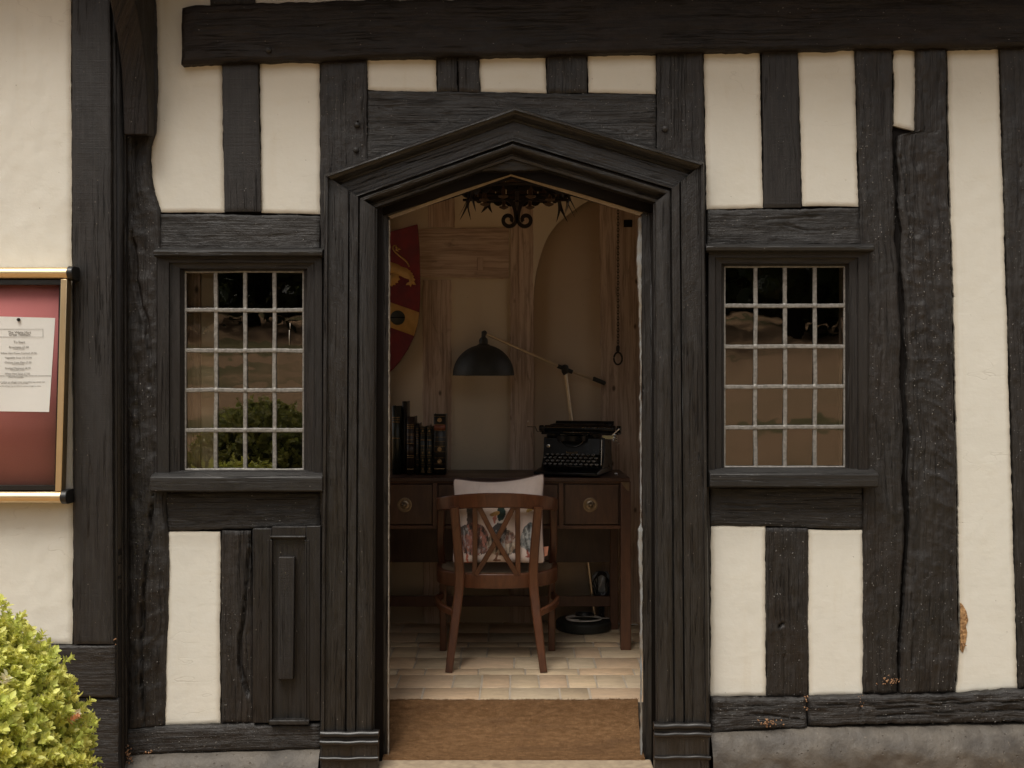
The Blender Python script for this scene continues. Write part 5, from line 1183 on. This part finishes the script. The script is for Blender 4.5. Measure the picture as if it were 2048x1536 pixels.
# ================================================================== BOX BUSH
bcn = np.array((-1.545, -1.59, .49)); br = np.array((.425, .43, .515))
bush = thing('box_bush', 'rounded yellow green box bush at the lower left corner of the view', 'bush', (bcn[0], bcn[1], 0))
def leafcloud(cen, rad, nspr, nleaf, ln, colf, seed, axisjit=.55, depth=.06, floor=0.03, lump=.05):
    g = np.random.default_rng(seed); n = g.normal(0, 1, (nspr, 3)); n /= np.linalg.norm(n, axis=1)[:, None]
    dd = 1+lump*fbm(n[:, 0]*4+9, n[:, 1]*4+n[:, 2]*5+9, seed, 3)*1.6-depth*g.random(nspr)**1.5/np.mean(rad)*1.0
    dd = dd+g.random(nspr)**6*.035/np.mean(rad)*1.6
    P = cen+n*rad*dd[:, None]; ok = P[:, 2] > floor; P = P[ok]; n = n[ok]; m = len(P)
    ax = n/rad; ax /= np.linalg.norm(ax, axis=1)[:, None]; ax = ax+g.normal(0, axisjit, (m, 3))*.6; ax[:, 2] += .25; ax /= np.linalg.norm(ax, axis=1)[:, None]
    e1 = np.cross(ax, g.normal(0, 1, (m, 3))); e1 /= np.linalg.norm(e1, axis=1)[:, None]; e2 = np.cross(ax, e1)
    Vl = []; Cl = []
    tone = colf(g, m)
    for k in range(nleaf):
        th = k*PI/2*1.05+(k//2)*.8; h = (k//2)/(nleaf/2)*1.3; opn = 1.25-.65*h/1.3
        d = (e1*math.cos(th*1.0)+e2*math.sin(th))*math.sin(opn)+ax*math.cos(opn)+g.normal(0, .16, (m, 3)); d /= np.linalg.norm(d, axis=1)[:, None]
        s = np.cross(d, ax); s /= np.linalg.norm(s, axis=1)[:, None]+1e-9; u = np.cross(s, d)
        l = (ln*(.75+.5*g.random(m)))[:, None]; w = l*.29; b0 = P+ax*h*ln*1.0
        fold = u*w*.35
        pts = [b0, b0+d*l*.3-s*w+fold, b0+d*l*.72-s*w*.85+fold, b0+d*l, b0+d*l*.72+s*w*.85+fold, b0+d*l*.3+s*w+fold]
        Vl.append(np.stack(pts, 1)); c = tone*(.82+.36*g.random(m))[:, None]*(1.0 if k < nleaf-3 else 1.12); Cl.append(np.repeat(c[:, None], 6, 1))
    V = np.concatenate(Vl).reshape(-1, 3); Cc = np.concatenate(Cl).reshape(-1, 3); q = np.arange(len(V)//6)*6
    return V, [np.stack([q, q+1, q+2, q+3], 1), np.stack([q, q+3, q+4, q+5], 1)], np.clip(Cc, 0, .9)
def bushcol(g, m):
    t = g.random(m)[:, None]; c = np.array((.84, .80, .24))*t+np.array((.56, .61, .14))*(1-t)
    r = g.random(m); c[r < .003] = (.80, .40, .20); c[(r > .018) & (r < .024)] = (.80, .72, .50); return c
V, f, cc = leafcloud(bcn, br, 15000, 12, .0185, bushcol, 5, depth=.075)
mk('foliage', V, f, M['leaf'], bush, col=cc, smooth=False)
def core(cen, rad, seed, col, nu=40, nv=24):
    V = []
    for j in range(nv+1):
        for i in range(nu):
            a_ = 2*PI*i/nu; b2 = PI*j/nv; V.append((math.sin(b2)*math.cos(a_), math.sin(b2)*math.sin(a_), math.cos(b2)))
    V = np.array(V); V = cen+V*rad*(1+.10*fbm(V[:, 0]*5+V[:, 2]*3+9, V[:, 1]*5+9, seed, 3))[:, None]; V[:, 2] = np.maximum(V[:, 2], .02)
    j, i = np.meshgrid(np.arange(nv), np.arange(nu), indexing='ij'); i = i.ravel(); j = j.ravel()
    return V, [np.stack([j*nu+i, (j+1)*nu+i, (j+1)*nu+(i+1) % nu, j*nu+(i+1) % nu], 1)]
V, f = core(bcn, br*.86, 4, None); mk('foliage_core', V, f, M['leaf'], bush, col=np.broadcast_to(np.array((.34, .36, .08)), (len(V), 3)), smooth=False)  # solid core added inside; its light tone brightens the gaps between leaves
b = MB(); b.tube([(bcn[0], bcn[1], -.02), (bcn[0]+.01, bcn[1], .15), (bcn[0], bcn[1], .4)], .03, 10); b.build('trunk', M['bark'], bush)

b2n = np.array((-1.66, -3.0, .66)); b2r = np.array((.52, .50, .58))
bush2 = thing('box_bush', 'dark rounded box bush mirrored in the lower panes of the left window', 'bush', (b2n[0], b2n[1], 0))
V, f, cc = leafcloud(b2n, b2r, 6000, 9, .022, lambda g, m: bushcol(g, m)*.55, 9, depth=.10)
mk('foliage', V, f, M['leaf'], bush2, col=cc, smooth=False)
V, f = core(b2n, b2r*.82, 4, None); mk('foliage_core', V, f, M['leaf'], bush2, col=np.broadcast_to(np.array((.10, .12, .03)), (len(V), 3)), smooth=False)  # solid dark core added behind the leaves
b = MB(); b.tube([(b2n[0], b2n[1], -.02), (b2n[0]+.01, b2n[1], .15), (b2n[0], b2n[1], .4)], .03, 10); b.build('trunk', M['bark'], bush2)

# ================================================================== GROUND AND THE WORLD IN FRONT OF THE HOUSE
xs = np.concatenate([np.linspace(-400, -20, 14), np.linspace(-18, 18, 37), np.linspace(20, 400, 14)]); ys = np.concatenate([np.linspace(-400, -62, 10), np.linspace(-60, 10, 71), np.linspace(14, 200, 6)])
XX, YY = np.meshgrid(xs, ys, indexing='ij')
ZZ = np.where(YY < -7, (-(YY+7))**1.0*.045, 0)+np.where(YY < -7, np.minimum(1, (-(YY+7))/10)*.5*fbm(XX*.07, YY*.07, 3, 3), 0); ZZ = np.minimum(ZZ, 9)
V = np.stack([XX, YY, ZZ], -1).reshape(-1, 3); ny = len(ys); i, j = np.meshgrid(np.arange(len(xs)-1), np.arange(ny-1), indexing='ij'); i = i.ravel(); j = j.ravel()
tag(mk('ground', V, [np.stack([i*ny+j, (i+1)*ny+j, (i+1)*ny+j+1, i*ny+j+1], 1)], M['ground'], None), kind='structure')
def treecol(g, m):
    t = g.random(m)[:, None]; return np.array((.055, .075, .022))*t+np.array((.03, .045, .014))*(1-t)
def gz(x, y):
    z = (-(y+7))*.045 if y < -7 else 0
    return z+(min(1, (-(y+7))/10)*.5*float(fbm(np.array([x*.07]), np.array([y*.07]), 3, 3)[0]) if y < -7 else 0)
hc = np.array((0, -46., gz(0, -46)+1.6)); hr = np.array((62., 2.2, 4.2))
hg = thing('field_hedge', 'dark hedge at the far edge of the field mirrored in the window panes', 'hedge', (0, -46., gz(0, -46)))
g_ = np.random.default_rng(77); Vh = []; Fh = []; Ch = []; off = 0
for k in range(26):
    V, f, cc = leafcloud(np.array((-62+5*k, -46+g_.random()*2, gz(0, -46)+1.7)), np.array((4., 2., 3.0+g_.random()*1.2)), 420, 5, .32, treecol, 300+k, depth=.3, floor=-9, lump=.1)
    Vh.append(V); Ch.append(cc); Fh.append([x_+off for x_ in f]); off += len(V)
mk('foliage', np.concatenate(Vh), [np.concatenate([x_[0] for x_ in Fh]), np.concatenate([x_[1] for x_ in Fh])], M['leaf'], hg, col=np.concatenate(Ch), smooth=False)
xs_h = np.linspace(-64, 64, 60); b = MB(); b.sweep([(x, -46, gz(0, -46)+1.2) for x in xs_h], [(-1.3, -2.5), (1.3, -2.5), (1.2, 1.5), (.4, 2.3), (-.4, 2.3), (-1.2, 1.5)]); b.build('foliage_core', M['barkdark'], hg)  # solid dark core added to close the gaps in the hedge
protos = []
for k in range(3):
    Vt, ft, ct = [], [], []
    g = np.random.default_rng(40+k); off = 0
    for q in range(16):
        a_ = g.random()*2*PI; r = g.random()**.5*2.6; h = 1.2+q/16*8.0; sp_r = 1.9-.09*q*(1 if q > 9 else 0)+g.random()*.6; r *= 1-.05*q
        V, f, cc = leafcloud(np.array((r*math.cos(a_), r*math.sin(a_), h+1.0)), np.array((sp_r, sp_r, sp_r*.8)), 130, 5, .34, treecol, 60+k*20+q, depth=.8, floor=.1, lump=.2)
        Vt.append(V); ct.append(cc); ft.append([x_+off for x_ in f]); off += len(V)
    cme = mk('crown', np.concatenate(Vt), [np.concatenate([x_[0] for x_ in ft]), np.concatenate([x_[1] for x_ in ft])], M['leaf'], None, col=np.concatenate(ct), smooth=False)
    b = MB(); b.tube(curve([(0, 0, -.3), (.1, 0, 2), (-.1, .1, 5), (0, 0, 9)], 12), .28, 10, scale=list(np.linspace(1.2, .2, 12)))
    for q in range(5):
        a_ = q*1.3; b.tube([(0, 0, 2+q), (1.2*math.cos(a_), 1.2*math.sin(a_), 3.2+q), (2.2*math.cos(a_), 2.2*math.sin(a_), 4.6+q)], .09, 6, scale=[1, .7, .3])
    tr = b.build('trunk', M['barkdark'], None); protos.append((cme, tr))
tp = [(-52+9.3*k+2*math.sin(k*3.3), -50-4*math.sin(k*2.7)) for k in range(12)]
tp = [(-21 + 4.2*k + 1.5*math.sin(k*2.1), -34-5*math.sin(k*1.7)-2*(k % 2)) for k in range(12)]+tp
for k, (x, y) in enumerate(tp):
    t = thing('tree', 'dark leafy tree of the tree line mirrored in the upper window panes', 'tree', (x, y, gz(x, y)), k*1.1, 'trees mirrored in the windows')
    t.scale = (1, 1, 1+.25*math.sin(k*1.3))
    for o in protos[k % 3]:
        if k < 3: oo = o
        else: oo = o.copy(); C.objects.link(oo)
        oo.parent = t

# ================================================================== LIGHT, CAMERA
sc = bpy.context.scene
wd = bpy.data.worlds.new('World'); sc.world = wd; wd.use_nodes = True; nt = wd.node_tree; nt.nodes.clear()
SUN_EL, SUN_AZ = math.radians(62), math.radians(206)      # azimuth clockwise from +y
sky = nt.nodes.new('ShaderNodeTexSky'); sky.sky_type = 'NISHITA'; sky.sun_disc = False; sky.sun_elevation = SUN_EL; sky.sun_rotation = SUN_AZ
sky.air_density = 1.0; sky.dust_density = 5.0; sky.ozone_density = .6
hs = nt.nodes.new('ShaderNodeHueSaturation'); hs.inputs['Saturation'].default_value = .30
mxn = nt.nodes.new('ShaderNodeMix'); mxn.data_type = 'RGBA'; mxn.blend_type = 'MULTIPLY'; mxn.inputs[0].default_value = 1.; mxn.inputs[7].default_value = (1., .965, .91, 1)
bg = nt.nodes.new('ShaderNodeBackground'); bg.inputs[1].default_value = .13; ow = nt.nodes.new('ShaderNodeOutputWorld')
nt.links.new(sky.outputs[0], hs.inputs['Color']); nt.links.new(hs.outputs[0], mxn.inputs[6]); nt.links.new(mxn.outputs[2], bg.inputs[0]); nt.links.new(bg.outputs[0], ow.inputs[0])
ld_ = bpy.data.lights.new('sun', 'SUN'); ld_.energy = 2.3; ld_.angle = math.radians(25); ld_.color = (1, .96, .89)
lo = bpy.data.objects.new('sun', ld_); C.objects.link(lo)
dirv = Vector((math.sin(SUN_AZ)*math.cos(SUN_EL), math.cos(SUN_AZ)*math.cos(SUN_EL), math.sin(SUN_EL)))
lo.rotation_euler = dirv.to_track_quat('Z', 'Y').to_euler(); lo.location = (0, -5, 10)
cam = bpy.data.cameras.new('camera'); cam.lens = F/2048*36; cam.sensor_width = 36; cam.clip_end = 2000; cam.clip_start = .05
co = bpy.data.objects.new('camera', cam); C.objects.link(co); co.location = (0, -D, ZC); co.rotation_euler = (PI/2, 0, 0); sc.camera = co
cam.dof.use_dof = False
sc.view_settings.view_transform = 'Standard'; sc.view_settings.look = 'None'; sc.view_settings.exposure = .02; sc.view_settings.gamma = 1
sc.render.engine = 'CYCLES'; sc.cycles.max_bounces = 10; sc.cycles.diffuse_bounces = 6
